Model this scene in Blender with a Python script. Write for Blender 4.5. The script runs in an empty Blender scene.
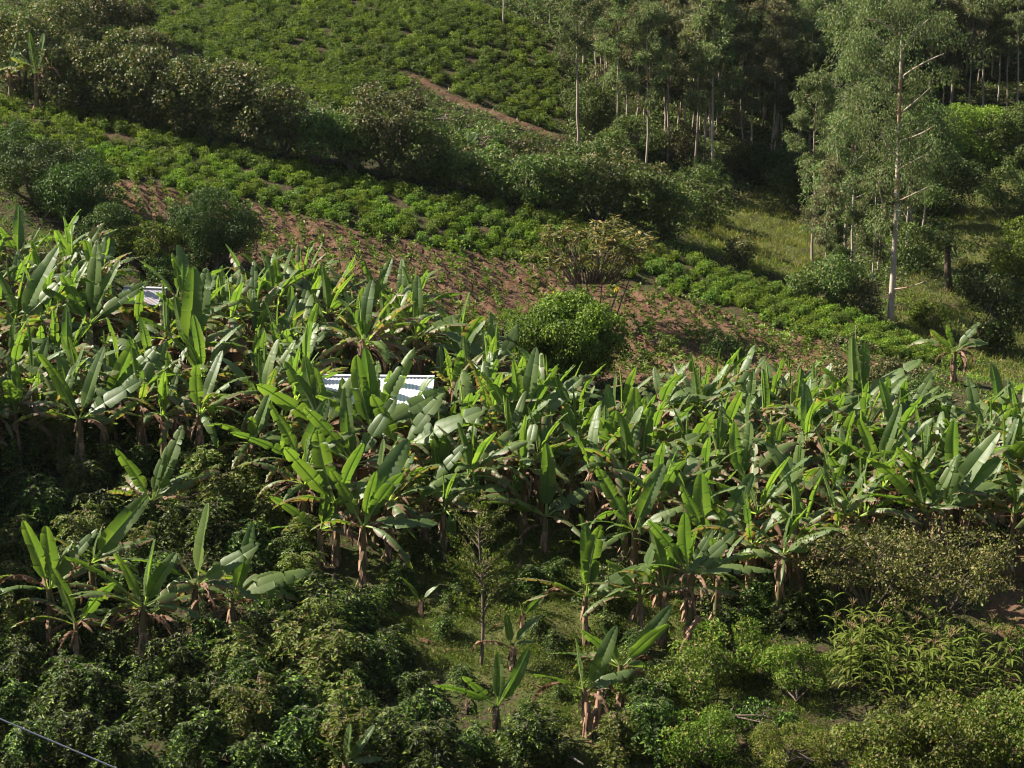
import bpy, math, random
import numpy as np
R = math.radians
random.seed(7)
rng = np.random.default_rng(11)
sc = bpy.context.scene
COL = sc.collection
F = 2100.0
PITCH = R(-14.0)

# ------------------------------------------------------------------ camera geometry
def ray(px, py):
    u = (px-512)/F; v = (384-py)/F
    return np.array([u, math.cos(PITCH)-v*math.sin(PITCH), math.sin(PITCH)+v*math.cos(PITCH)])
def pt(px, py, Y):
    d = ray(px, py); return d*(Y/d[1])
def project(x, y, z):
    f = y*math.cos(PITCH)+z*math.sin(PITCH)
    up = -y*math.sin(PITCH)+z*math.cos(PITCH)
    f = np.where(np.abs(f) < 1e-3, 1e-3, f)
    return 512+F*x/f, 384-F*up/f, f

# ------------------------------------------------------------------ terrain surface (thin-plate spline)
ctrl = [(0,768,60),(0,650,67),(0,500,76.5),(0,400,84),(0,300,92),(0,200,101),(0,110,112),(0,60,122),(0,0,140),
 (256,768,60),(256,600,70),(256,450,80),(256,330,91),(256,240,100),(256,158,110),(200,143,110.5),
 (512,768,60),(512,650,67.5),(512,540,75),(512,420,85),(512,320,98),(512,260,104),(512,209,110),
 (760,768,60),(760,650,67.5),(760,540,75),(760,430,86),(760,350,97),(760,300,105),(740,282,108),
 (1000,768,60),(1000,650,67.5),(1000,560,74),(1000,450,84),(1000,400,90),(940,365,97),(890,337,103),
 (955,382,100.5),(1000,340,110),(960,290,117),(1000,150,150),(1000,0,178),(890,326,108),
 (740,240,122),(650,180,134),(650,243,109),(560,140,135),(420,80,140),(560,30,158),(420,0,158),(130,0,150),
 (300,100,130),(300,0,152),(700,0,185),(700,100,158),(850,0,185),(850,150,150),(100,95,116),(400,185,110)]
P = [pt(*c) for c in ctrl]
P += [np.array(p, float) for p in [(-95,230,9),(0,250,10),(100,240,8),(-60,60,-25),(60,60,-29),(70,100,-22),(75,150,-13),
 (-70,110,-7),(-75,150,-1),(0,45,-30.5),(-45,42,-29),(45,42,-31),(0,22,-17),(-40,20,-16),(40,20,-18),(0,0,-1.9),(-40,0,-2),(40,0,-2.4),
 (0,-40,12),(-120,0,0),(120,0,-3),(-120,110,0),(130,110,-12),(-150,250,20),(150,250,16),(0,400,40),(-200,400,45),(200,400,42)]]
P = np.array(P)
def U(r2): return r2*np.log(r2+1e-9)*0.5
def tps_fit(P, lam=25.0):
    n = len(P); xy = P[:, :2]
    d2 = ((xy[:, None]-xy[None])**2).sum(-1)
    K = U(d2)+lam*np.eye(n); A = np.zeros((n+3, n+3)); A[:n, :n] = K
    A[:n, n] = 1; A[:n, n+1:] = xy; A[n, :n] = 1; A[n+1:, :n] = xy.T
    b = np.zeros(n+3); b[:n] = P[:, 2]
    return np.linalg.solve(A, b)
W_ = tps_fit(P)
def Hraw(x, y):
    x = np.asarray(x, float); y = np.asarray(y, float); sh = x.shape
    x = x.ravel(); y = y.ravel(); out = np.empty(x.size)
    for i in range(0, x.size, 20000):
        a = x[i:i+20000]; b = y[i:i+20000]
        d2 = (a[:, None]-P[None, :, 0])**2+(b[:, None]-P[None, :, 1])**2
        out[i:i+20000] = U(d2)@W_[:-3]+W_[-3]+W_[-2]*a+W_[-1]*b
    out += .13*np.sin(x*.9+1.3*np.sin(y*.7))*np.sin(y*.8+x*.3)+.06*np.sin(x*2.3+y*1.1)*np.sin(y*2.6-x*.7)
    return out.reshape(sh)
GX = np.arange(-130, 130.01, .5); GY = np.arange(-20, 260.01, .5)
GH = Hraw(*np.meshgrid(GX, GY))
def H(x, y):
    x = np.asarray(x, float); y = np.asarray(y, float)
    fx = np.clip((x-GX[0])/.5, 0, len(GX)-1.001); fy = np.clip((y-GY[0])/.5, 0, len(GY)-1.001)
    i = fx.astype(int); j = fy.astype(int); a = fx-i; b = fy-j
    return (GH[j, i]*(1-a)+GH[j, i+1]*a)*(1-b)+(GH[j+1, i]*(1-a)+GH[j+1, i+1]*a)*b
TS = np.arange(48, 250, .15)
def ground(px, py, h=0.0):
    """point of the hillside (or h above it) seen at this pixel; returns the ground point"""
    d = ray(px, py); d = d/d[1]
    x = d[0]*TS; z = d[2]*TS
    below = z < H(x, TS)+h
    k = int(np.argmax(below)) if below.any() else len(TS)-1
    return np.array([x[k], TS[k], float(H(x[k], TS[k]))])
def pxm(p): return F/(p[1]*math.cos(PITCH)+p[2]*math.sin(PITCH))     # pixels per metre there
def inpoly(x, y, poly):
    x = np.asarray(x); y = np.asarray(y); ins = np.zeros(x.shape, bool); n = len(poly); j = n-1
    for i in range(n):
        xi, yi = poly[i]; xj, yj = poly[j]
        if yi != yj:
            ins ^= ((yi > y) != (yj > y)) & (x < (xj-xi)*(y-yi)/(yj-yi)+xi)
        j = i
    return ins

# ------------------------------------------------------------------ mesh helpers
class MB:
    def __init__(s): s.v = []; s.f = []; s.t = []; s.n = 0; s.m = []
    def add(s, v, f, t=None, m=0):
        v = np.asarray(v, float).reshape(-1, 3); f = np.asarray(f, int)
        if t is None: t = np.zeros((len(v), 3))
        t = np.asarray(t, float)
        if t.ndim == 1: t = np.tile(t, (len(v), 1))
        s.v.append(v); s.f.append(f+s.n); s.t.append(t); s.m.append(np.full(len(f), m)); s.n += len(v)
    def mesh(s, name, mats, smooth=False):
        V = np.concatenate(s.v); T = np.concatenate(s.t)
        me = bpy.data.meshes.new(name)
        loops = np.concatenate([f.ravel() for f in s.f]); tot = np.concatenate([np.full(len(f), f.shape[1]) for f in s.f])
        me.vertices.add(len(V)); me.vertices.foreach_set('co', V.ravel().astype(np.float32))
        me.loops.add(len(loops)); me.loops.foreach_set('vertex_index', loops.astype(np.int32))
        me.polygons.add(len(tot)); st = np.concatenate([[0], np.cumsum(tot)[:-1]])
        me.polygons.foreach_set('loop_start', st.astype(np.int32)); me.polygons.foreach_set('loop_total', tot.astype(np.int32))
        if not isinstance(mats, (list, tuple)): mats = [mats]
        for m in mats: me.materials.append(m)
        me.polygons.foreach_set('material_index', np.concatenate(s.m).astype(np.int32))
        me.polygons.foreach_set('use_smooth', np.full(len(tot), smooth))
        a = me.attributes.new('tint', 'FLOAT_COLOR', 'POINT')
        if len(T) != len(V): print('MISMATCH', name, len(T), len(V), [len(x) for x in s.t][:5], [len(x) for x in s.v][:5])
        a.data.foreach_set('color', np.hstack([T, np.ones((len(T), 1))]).ravel().astype(np.float32))
        me.update(calc_edges=True)
        return me
def nrm(v): return v/np.maximum(np.linalg.norm(v, axis=-1, keepdims=True), 1e-9)
def tube(mb, pts, rad, sides=6, t=(0, 0, 0), m=0, cap=True):
    pts = np.asarray(pts, float); n = len(pts); rad = np.broadcast_to(np.asarray(rad, float), (n,))
    tg = nrm(np.gradient(pts, axis=0)); ref = np.array([1, 0, 0.]) if abs(tg[0][0]) < .8 else np.array([0, 1, 0.])
    a = nrm(np.cross(tg, ref)); b = np.cross(tg, a)
    th = np.linspace(0, 2*math.pi, sides, endpoint=False)
    V = pts[:, None]+rad[:, None, None]*(a[:, None]*np.cos(th)[None, :, None]+b[:, None]*np.sin(th)[None, :, None])
    i = np.arange(n-1)[:, None]*sides; j = np.arange(sides)[None]; j2 = (j+1) % sides
    Fq = np.stack([i+j, i+j2, i+sides+j2, i+sides+j], -1).reshape(-1, 4)
    mb.add(V.reshape(-1, 3), Fq, t, m)
    if cap and sides == 6:
        k = mb.n-sides
        mb.f.append(np.array([[k, k+1, k+2, k+3], [k, k+3, k+4, k+5]])); mb.m.append(np.full(2, m))
def leafquads(mb, Pb, D, L, Wd, g=0.5, rg=rng, m=0, up=None):
    n = len(Pb); D = nrm(D); r = rg.normal(size=(n, 3))
    if up is not None: r = np.cross(D, up*1.0+0.85*r)
    else: r = np.cross(D, r)
    S = nrm(r); L = np.broadcast_to(L, (n,))[:, None]; Wd = np.broadcast_to(Wd, (n,))[:, None]
    N = np.cross(S, D)
    V = np.stack([Pb, Pb+D*L*.45+S*Wd*.5+N*L*.03, Pb+D*L-N*L*.08, Pb+D*L*.45-S*Wd*.5+N*L*.03], 1)
    T = np.zeros((n, 4, 3)); T[:, :, 0] = rg.random(n)[:, None]
    T[:, :, 1] = np.broadcast_to(g, (n,))[:, None]; T[:, :, 2] = rg.random(n)[:, None]
    mb.add(V.reshape(-1, 3), np.arange(4*n).reshape(-1, 4), T.reshape(-1, 3), m)

# ------------------------------------------------------------------ materials
def newmat(name):
    m = bpy.data.materials.new(name); m.use_nodes = True; nt = m.node_tree; nt.nodes.clear()
    return m, nt
def N(nt, t, **k):
    n = nt.nodes.new(t)
    for a, b in k.items():
        if a.startswith('i_'): n.inputs[a[2:].replace('_', ' ')].default_value = b
        else: setattr(n, a, b)
    return n
def mix(nt, fac, a, b, mode='MIX'):
    n = nt.nodes.new('ShaderNodeMix'); n.data_type = 'RGBA'; n.blend_type = mode
    for i, v in ((0, fac), (6, a), (7, b)):
        if isinstance(v, bpy.types.NodeSocket): nt.links.new(v, n.inputs[i])
        elif i == 0: n.inputs[0].default_value = v
        else: n.inputs[i].default_value = (*v, 1) if len(v) == 3 else v
    return n.outputs[2]
def mapr(nt, v, a, b, c=0.0, d=1.0):
    n = nt.nodes.new('ShaderNodeMapRange'); nt.links.new(v, n.inputs[0])
    for i, q in zip((1, 2, 3, 4), (a, b, c, d)): n.inputs[i].default_value = q
    return n.outputs[0]
def noise(nt, scale, detail=3, vec=None, rough=.6):
    n = N(nt, 'ShaderNodeTexNoise'); n.inputs['Scale'].default_value = scale; n.inputs['Detail'].default_value = detail
    n.inputs['Roughness'].default_value = rough
    if vec is not None: nt.links.new(vec, n.inputs['Vector'])
    return n.outputs['Fac']
def foliage(name, a, b, c=None, cfrac=.12, trans=.35, rough=.40, spec=.4, objvar=.25, tboost=(1.5, 1.9, .8)):
    """leaf material: a..b by leaf, c for a few leaves, mostly dry ones, a sunlit tone in coffee; translucent"""
    m, nt = newmat(name)
    at = N(nt, 'ShaderNodeAttribute', attribute_name='tint'); sp = N(nt, 'ShaderNodeSeparateColor'); nt.links.new(at.outputs['Color'], sp.inputs[0])
    c1 = mix(nt, sp.outputs[0], a, b)
    if c is not None:
        c1 = mix(nt, mapr(nt, sp.outputs[2], 1-cfrac-.03, 1-cfrac+.03), c1, c)
    oi = N(nt, 'ShaderNodeObjectInfo')
    hs = N(nt, 'ShaderNodeHueSaturation')
    nt.links.new(c1, hs.inputs['Color'])
    nt.links.new(mapr(nt, oi.outputs['Random'], 0, 1, .485, .515), hs.inputs['Hue'])
    ad = N(nt, 'ShaderNodeMath', operation='MULTIPLY')
    nt.links.new(mapr(nt, oi.outputs['Random'], 0, 1, 1-objvar, 1+objvar), ad.inputs[0])
    nt.links.new(mapr(nt, sp.outputs[1], 0, 1, .75, 1.3), ad.inputs[1])
    nt.links.new(ad.outputs[0], hs.inputs['Value'])
    pb = N(nt, 'ShaderNodeBsdfPrincipled'); pb.inputs['Roughness'].default_value = rough+.08; pb.inputs['Specular IOR Level'].default_value = spec*.5
    nt.links.new(hs.outputs[0], pb.inputs['Base Color'])
    tr = N(nt, 'ShaderNodeBsdfTranslucent'); nt.links.new(mix(nt, 1.0, hs.outputs[0], tboost, 'MULTIPLY'), tr.inputs[0])
    ms = N(nt, 'ShaderNodeMixShader'); ms.inputs[0].default_value = trans*.85
    nt.links.new(pb.outputs[0], ms.inputs[1]); nt.links.new(tr.outputs[0], ms.inputs[2])
    o = N(nt, 'ShaderNodeOutputMaterial'); nt.links.new(ms.outputs[0], o.inputs[0])
    return m
def solid(name, a, b, scale=6, rough=.9, stretch=(1, 1, 1), bump=.3, spec=.2, c=None):
    m, nt = newmat(name)
    tc = N(nt, 'ShaderNodeTexCoord'); mp = N(nt, 'ShaderNodeMapping'); mp.inputs['Scale'].default_value = stretch
    nt.links.new(tc.outputs['Object'], mp.inputs[0])
    f = noise(nt, scale, 5, mp.outputs[0])
    col = mix(nt, mapr(nt, f, .35, .65), a, b)
    if c is not None: col = mix(nt, mapr(nt, noise(nt, scale*.35, 3, mp.outputs[0]), .52, .6), col, c)
    pb = N(nt, 'ShaderNodeBsdfPrincipled'); pb.inputs['Roughness'].default_value = rough; pb.inputs['Specular IOR Level'].default_value = spec
    nt.links.new(col, pb.inputs['Base Color'])
    bp = N(nt, 'ShaderNodeBump'); bp.inputs['Strength'].default_value = bump; bp.inputs['Distance'].default_value = .05
    nt.links.new(f, bp.inputs['Height']); nt.links.new(bp.outputs[0], pb.inputs['Normal'])
    o = N(nt, 'ShaderNodeOutputMaterial'); nt.links.new(pb.outputs[0], o.inputs[0])
    return m
M = {}
M['coffee'] = foliage('coffee_leaf', (.012, .025, .004), (.055, .088, .012), (.125, .185, .020), .16, .22, .40, .35)  # darkened to stand for shade; random bright leaves stand in for top-lit ones
M['coffee2'] = foliage('coffee_leaf_olive', (.052, .078, .012), (.130, .156, .026), (.16, .11, .04), .10, .28, .45, .35)
M['tea'] = foliage('tea_leaf', (.050, .085, .012), (.125, .172, .024), (.16, .15, .04), .03, .25, .5, .3, .2)
M['tea_young'] = foliage('tea_leaf_fresh', (.070, .112, .012), (.175, .220, .024), None, 0, .30, .5, .3, .2)
M['round'] = foliage('round_bush_leaf', (.055, .080, .009), (.130, .155, .018), (.03, .05, .01), .2, .25, .45, .35)
M['dark'] = foliage('dark_leaf', (.020, .036, .008), (.062, .090, .018), (.10, .10, .04), .06, .2, .45, .35)
M['hedge'] = foliage('hedge_leaf', (.036, .050, .015), (.100, .102, .034), (.17, .12, .06), .22, .22, .45, .4)
M['hedge_green'] = foliage('hedge_leaf_green', (.042, .070, .016), (.105, .138, .034), (.16, .14, .06), .10, .25, .45, .35)
M['euc'] = foliage('eucalyptus_leaf', (.070, .098, .034), (.150, .175, .064), (.17, .13, .07), .10, .25, .5, .35)
M['euc_dry'] = foliage('eucalyptus_leaf_dry', (.075, .080, .035), (.130, .130, .060), (.20, .14, .08), .2, .25, .5, .35)
M['fresh'] = foliage('fresh_leaf', (.070, .105, .015), (.150, .185, .030), None, 0, .35, .5, .3)
M['droopy'] = foliage('drooping_leaf', (.055, .062, .016), (.140, .128, .038), (.28, .19, .07), .2, .3, .45, .4)
M['weed'] = foliage('weed_leaf', (.052, .086, .012), (.120, .165, .024), (.18, .14, .05), .12, .3, .6, .2)
M['grass_short'] = foliage('short_grass_blade', (.045, .065, .010), (.100, .120, .022), (.15, .11, .05), .15, .25, .7, .1, .1)
M['sparse'] = foliage('sparse_tree_leaf', (.050, .058, .014), (.150, .150, .042), (.20, .15, .06), .15, .22, .45, .35)
M['grass'] = foliage('grass_blade', (.095, .125, .018), (.160, .180, .040), (.22, .17, .07), .2, .3, .6, .2, .1)
M['maize'] = foliage('maize_leaf', (.070, .095, .014), (.140, .165, .028), (.25, .18, .08), .2, .35, .5, .3)
M['stubble'] = foliage('dry_stubble', (.07, .040, .025), (.17, .10, .065), None, 0, .05, .8, .1)
M['tassel'] = solid('tassel', (.17, .12, .055), (.27, .20, .09), 30)
M['twig'] = solid('twig', (.10, .075, .055), (.17, .13, .10), 12, stretch=(1, 1, .3))
M['bark'] = solid('shrub_bark', (.09, .065, .048), (.18, .14, .11), 10, stretch=(1, 1, .2))
M['euc_bark'] = solid('eucalyptus_bark', (.30, .24, .19), (.44, .36, .30), 5, stretch=(1, 1, .18), c=(.30, .16, .09), bump=.15)
M['euc_bark_grey'] = solid('eucalyptus_bark_grey', (.22, .17, .13), (.36, .29, .23), 5, stretch=(1, 1, .18), c=(.17, .10, .06), bump=.15)
M['soil'] = solid('soil_red', (.16, .07, .04), (.3, .14, .085), 4)
M['log'] = solid('dead_wood', (.25, .2, .16), (.4, .34, .28), 8)
M['mud'] = solid('mud_wall', (.16, .07, .035), (.27, .125, .065), 3)
M['thatch'] = solid('dry_leaf_thatch', (.14, .09, .055), (.26, .18, .10), 8, stretch=(1, 1, 3))
M['frame'] = solid('dark_timber', (.05, .035, .025), (.1, .07, .05), 8)

def banana_leaf_mat(name, dryleaf=False):
    m, nt = newmat(name)
    at = N(nt, 'ShaderNodeAttribute', attribute_name='tint'); sp = N(nt, 'ShaderNodeSeparateColor'); nt.links.new(at.outputs['Color'], sp.inputs[0])
    oi = N(nt, 'ShaderNodeObjectInfo')
    tc = N(nt, 'ShaderNodeTexCoord')
    n1 = noise(nt, 3, 4, tc.outputs['Object']); n2 = noise(nt, 14, 3, tc.outputs['Object'])
    if not dryleaf:
        g = mix(nt, sp.outputs[2], (.050, .092, .024), (.098, .146, .040))
        g = mix(nt, mapr(nt, oi.outputs['Random'], 0, 1), g, mix(nt, 1.0, g, (1.25, 1.12, .95), 'MULTIPLY'))
        g = mix(nt, mapr(nt, n1, .3, .7, 0, .35), g, (.120, .155, .060))
        g = mix(nt, sp.outputs[1], g, (.26, .32, .12))
        ad = N(nt, 'ShaderNodeMath', operation='ADD'); nt.links.new(sp.outputs[0], ad.inputs[0]); nt.links.new(mapr(nt, n2, 0, 1, -.45, .45), ad.inputs[1])
        dr = mapr(nt, ad.outputs[0], .45, .65)
    else:
        g = (.10, .07, .03); dr = 1.0
    brown = mix(nt, n2, (.075, .038, .024), (.23, .13, .080))
    brown = mix(nt, mapr(nt, oi.outputs['Random'], 0, 1, 0, .5), brown, (.28, .20, .13))
    col = mix(nt, dr, g, brown)
    pb = N(nt, 'ShaderNodeBsdfPrincipled'); pb.inputs['Roughness'].default_value = .48 if not dryleaf else .85
    pb.inputs['Specular IOR Level'].default_value = .45 if not dryleaf else .15
    nt.links.new(col, pb.inputs['Base Color'])
    tr = N(nt, 'ShaderNodeBsdfTranslucent')
    nt.links.new(mix(nt, 1.0, col, (2.1, 2.4, .75) if not dryleaf else (1.2, 1.1, .9), 'MULTIPLY'), tr.inputs[0])
    ms = N(nt, 'ShaderNodeMixShader'); ms.inputs[0].default_value = .42 if not dryleaf else .2
    nt.links.new(pb.outputs[0], ms.inputs[1]); nt.links.new(tr.outputs[0], ms.inputs[2])
    o = N(nt, 'ShaderNodeOutputMaterial'); nt.links.new(ms.outputs[0], o.inputs[0])
    return m
M['banana'] = banana_leaf_mat('banana_leaf'); M['dry'] = banana_leaf_mat('dry_banana_leaf', True)
M['stem'] = solid('pseudostem', (.11, .12, .045), (.17, .10, .055), 4, .7, (1, 1, .35), c=(.085, .05, .032))
M['stem_dead'] = solid('dead_sheath', (.16, .09, .055), (.36, .23, .15), 7, .9, (1, 1, .3))
M['fruit'] = solid('green_fruit', (.10, .17, .03), (.16, .24, .05), 5, .5)
M['yellow'] = foliage('yellow_leaf', (.75, .50, .03), (.80, .42, .04), None, 0, .35, .5, .3)

def ground_mat():
    m, nt = newmat('hillside_ground')
    at = N(nt, 'ShaderNodeAttribute', attribute_name='tint'); sp = N(nt, 'ShaderNodeSeparateColor'); nt.links.new(at.outputs['Color'], sp.inputs[0])
    tc = N(nt, 'ShaderNodeTexCoord'); v = tc.outputs['Object']
    a = noise(nt, .5, 5, v); b = noise(nt, 4, 6, v); c = noise(nt, 1.6, 4, v)
    lit = mix(nt, mapr(nt, b, .3, .7), (.026, .019, .011), (.072, .052, .030))
    lit = mix(nt, mapr(nt, c, .42, .58), lit, (.035, .045, .012))
    soil = mix(nt, mapr(nt, b, .3, .7), (.070, .038, .022), (.165, .088, .052))
    soil = mix(nt, mapr(nt, a, .4, .65, 0, .5), soil, (.12, .078, .052))
    soil = mix(nt, mapr(nt, c, .52, .66, 0, .75), soil, (.050, .055, .020))
    gr = mix(nt, mapr(nt, b, .3, .7), (.045, .055, .014), (.090, .095, .028))
    gr = mix(nt, mapr(nt, a, .5, .7, 0, .7), gr, (.11, .080, .045))
    col = mix(nt, sp.outputs[0], lit, soil); col = mix(nt, sp.outputs[1], col, gr)
    pb = N(nt, 'ShaderNodeBsdfPrincipled'); pb.inputs['Roughness'].default_value = .95; pb.inputs['Specular IOR Level'].default_value = .1
    nt.links.new(col, pb.inputs['Base Color'])
    bp = N(nt, 'ShaderNodeBump'); bp.inputs['Strength'].default_value = .8; bp.inputs['Distance'].default_value = .12
    nt.links.new(b, bp.inputs['Height']); nt.links.new(bp.outputs[0], pb.inputs['Normal'])
    o = N(nt, 'ShaderNodeOutputMaterial'); nt.links.new(pb.outputs[0], o.inputs[0])
    return m
M['ground'] = ground_mat()

# ------------------------------------------------------------------ scene-graph helpers
def tag(o, label, cat, group=None, kind=None):
    if label: o['label'] = label
    if cat: o['category'] = cat
    if group: o['group'] = group
    if kind: o['kind'] = kind
    return o
def ob(name, me, parent=None, loc=(0, 0, 0), rot=(0, 0, 0), scale=1.0):
    o = bpy.data.objects.new(name, me); COL.objects.link(o); o.location = loc; o.rotation_euler = rot
    o.scale = (scale,)*3 if not hasattr(scale, '__len__') else scale
    if parent: o.parent = parent
    return o
def empty(name, loc, rz=0, s=1.0):
    o = bpy.data.objects.new(name, None); COL.objects.link(o); o.location = loc; o.rotation_euler = (0, 0, rz)
    o.scale = (s,)*3; o.empty_display_size = .2
    return o

# ------------------------------------------------------------------ regions (outlines seen from here, tested on ground points)
TEA_LOW = [(-60, 160), (20, 160), (60, 165), (110, 178), (200, 193), (300, 215), (400, 240), (470, 253), (530, 263), (600, 278), (650, 290), (700, 305), (760, 322), (850, 349), (930, 366), (960, 374)]
TEA_UP = [(965, 366), (940, 352), (860, 318), (760, 285), (640, 243), (540, 215), (420, 195), (300, 168), (200, 143), (100, 118), (20, 106), (-60, 100)]
TEA1 = TEA_LOW+TEA_UP
SOIL = [(100, 165), (110, 178), (200, 193), (300, 215), (400, 240), (470, 253), (530, 263), (600, 278), (650, 290), (700, 305), (760, 322), (850, 349), (885, 358), (870, 374), (700, 385), (560, 380), (430, 350), (330, 305), (240, 262), (120, 240)]
SOIL2 = [(985, 555), (1040, 540), (1060, 680), (1000, 690), (985, 620)]
PATH = [(408, 69), (416, 71), (450, 95), (500, 113), (564, 137), (561, 142), (497, 118), (444, 101), (412, 80)]
PATH2 = [(660, 176), (700, 184), (740, 196), (735, 206), (690, 194), (655, 186)]
TEA2 = [(85, -40), (440, -40), (445, 0), (505, 14), (548, 38), (566, 90), (556, 136), (500, 112), (450, 94), (418, 70), (405, 76), (415, 100), (340, 112), (270, 88), (190, 55), (120, 25)]
GRASS1 = [(680, 235), (720, 205), (760, 190), (800, 215), (830, 250), (800, 285), (740, 272), (700, 258)]
GRASS2 = [(890, 330), (900, 280), (960, 262), (1040, 250), (1040, 400), (985, 395), (930, 352)]
GRASS3 = [(930, 180), (1040, 170), (1040, 250), (960, 260)]
GRASS4 = [(380, 560), (520, 520), (680, 600), (720, 700), (700, 800), (420, 800), (560, 700), (370, 650)]
def zones(x, y, z):
    px, py, f = project(x, y, z)
    ok = f > 45
    near = (y < 113) & ok; far = (y > 113) & ok
    so = (inpoly(px, py, SOIL) & near) | (inpoly(px, py, SOIL2) & near) | (inpoly(px, py, PATH) & far) | (inpoly(px, py, PATH2) & far)
    te = (inpoly(px, py, TEA1) & (y < 116) & ok) | (inpoly(px, py, TEA2) & far)
    gr = ((inpoly(px, py, GRASS1) | inpoly(px, py, GRASS3)) & far) | (inpoly(px, py, GRASS2) & (y > 95) & ok) | (inpoly(px, py, GRASS4) & near)
    return so, te, gr

# ------------------------------------------------------------------ ground sheets
def axis(a, b, step, far, grow=1.35):
    c = list(np.arange(a, b+1e-6, step)); s = step
    while c[-1] < far[1]: s *= grow; c.append(c[-1]+s)
    s = step; L = []
    x = a
    while x > far[0]: s *= grow; x -= s; L.append(x)
    return np.array(L[::-1]+c)
xs = axis(-42, 42, .28, (-700, 700)); ys = axis(56, 160, .3, (-400, 900))
X, Y = np.meshgrid(xs, ys)
Z = Hraw(X, Y)
far_r = np.sqrt((X/250)**2+((Y-120)/280)**2)
Z = np.where(far_r > 1, np.minimum(Z, 70+0*Z), Z)
Z = np.maximum(Z, -45)
so, te, gr = zones(X, Y, Z)
def soft(a, k=2):
    a = a.astype(float)
    for _ in range(k):
        a = (a+np.roll(a, 1, 0)+np.roll(a, -1, 0)+np.roll(a, 1, 1)+np.roll(a, -1, 1))/5
    return a
sof = soft(so & (Y < 113)); fur = np.sin(2*math.pi*(X+.28*Y)/.85)
Z = Z+sof*.15*fur*(.6+.4*np.sin(Y*.8+X))+.04*np.sin(X*5.1+Y*3.3)*np.sin(Y*6.2-X*2)*(np.abs(X) < 45)
T = np.stack([soft(so | te, 2), soft(gr, 5), np.zeros_like(Z)], -1)
T[..., 0] = np.where(te & ~so, .12, T[..., 0])
ny, nx = X.shape; idx = np.arange(ny*nx).reshape(ny, nx)
quads = np.stack([idx[:-1, :-1], idx[:-1, 1:], idx[1:, 1:], idx[1:, :-1]], -1)
cell_soil = so[:-1, :-1] & (Y[:-1, :-1] < 113)
cell_path = so[:-1, :-1] & (Y[:-1, :-1] >= 113)
def sheet(name, mask):
    q = quads[mask]; used, inv = np.unique(q.ravel(), return_inverse=True)
    mb = MB(); V = np.stack([X.ravel(), Y.ravel(), Z.ravel()], -1)[used]
    mb.add(V, inv.reshape(-1, 4), T.reshape(-1, 3)[used])
    o = ob(name, mb.mesh(name, M['ground'], True)); o['kind'] = 'structure'; return o
sheet('ground', ~(cell_soil | cell_path)); sheet('tilled_field', cell_soil); sheet('footpath', cell_path)

# ------------------------------------------------------------------ banana leaves
def banana_leaf(L, Wd, bend, torn=0.0, dry=0.0, fold=.35, crumple=0.0, seed=0, mat='banana', pet=.16):
    r = np.random.default_rng(seed); mb = MB()
    n = 31; s = np.linspace(0, 1, n); tot = L*(1+pet)
    a = bend*(s**1.4)
    ds = tot/(n-1); tx = np.sin(a); tz = np.cos(a)
    cx = np.concatenate([[0], np.cumsum((tx[1:]+tx[:-1])/2*ds)]); cz = np.concatenate([[0], np.cumsum((tz[1:]+tz[:-1])/2*ds)])
    sway = .05*L*np.sin(s*2.5+r.random()*6)*s
    C = np.stack([cx, sway, cz], -1); Nn = np.stack([-tz, 0*tz, tx], -1); S = np.array([0, 1, 0.])
    u = np.clip((s-pet/(1+pet))*(1+pet), 0, 1)
    w = Wd*np.clip(u/.20, 0, 1)**.55*np.sqrt(np.clip(1-np.clip((u-.45)/.55, 0, 1)**2.0, 0, 1))*(1-.12*u)
    w = np.maximum(w, .015); w[-1] = .01
    k0 = int(np.argmax(u > 0.01))
    # midrib
    rw = .030*(1-.75*s)+.006
    V = np.stack([C-S*rw[:, None]+Nn*.004, C-Nn*rw[:, None]*.9, C+S*rw[:, None]+Nn*.004], 1).reshape(-1, 3)
    i = np.arange(n-1)[:, None]*3
    Fq = np.concatenate([i+np.array([[0, 1, 4, 3]]), i+np.array([[1, 2, 5, 4]])])
    mb.add(V, Fq, (dry*.9, .8, .5))
    for side in (-1, 1):
        k = k0
        while k < n-1:
            if torn > 0 and r.random() < torn: kk = min(n-1, k+int(r.integers(1, 4)))
            else: kk = min(n-1, k+int(r.integers(4, 11)))
            ex = r.normal(0, .10+.45*torn)-torn*.35
            if crumple: ex += r.normal(0, crumple)
            js = np.arange(k, kk+1); q = []; tt = []
            br = r.random(); de = dry+(r.random()*.5 if torn > .3 else 0)
            for jn, j in enumerate(js):
                shrink = .93 if (torn > 0 and jn in (0, len(js)-1)) else 1
                for c, (fr, dd) in enumerate(((0, 0), (.5, .0), (1, -.22))):
                    phi = fold+ex*fr+dd-.12*fr*math.sin(s[j]*9+side)
                    lw = w[j]*fr*shrink*(1+.03*math.sin(j*1.7+side*2))
                    sh = ((j-(k+kk)/2)*-.012*fr if torn > 0 else 0)
                    q.append(C[j]+S*side*lw*math.cos(phi)+Nn[j]*(lw*math.sin(phi)+.006+(.011 if j % 2 else -.011)*(c > 0)*(1-.5*(c == 2)))+np.array([tx[j], 0, tz[j]])*(sh+lw*.10))
                    tt.append((min(1, de*(.25+.9*fr*fr)+dry*.3), 0, br))
            i = np.arange(len(js)-1)[:, None]*3
            Fq = np.concatenate([i+np.array([[0, 1, 4, 3]]), i+np.array([[1, 2, 5, 4]])])
            if side < 0: Fq = Fq[:, ::-1]
            mb.add(q, Fq, tt); k = kk
    return mb.mesh('leaf_mesh', M[mat], True)
BL = {}
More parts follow.
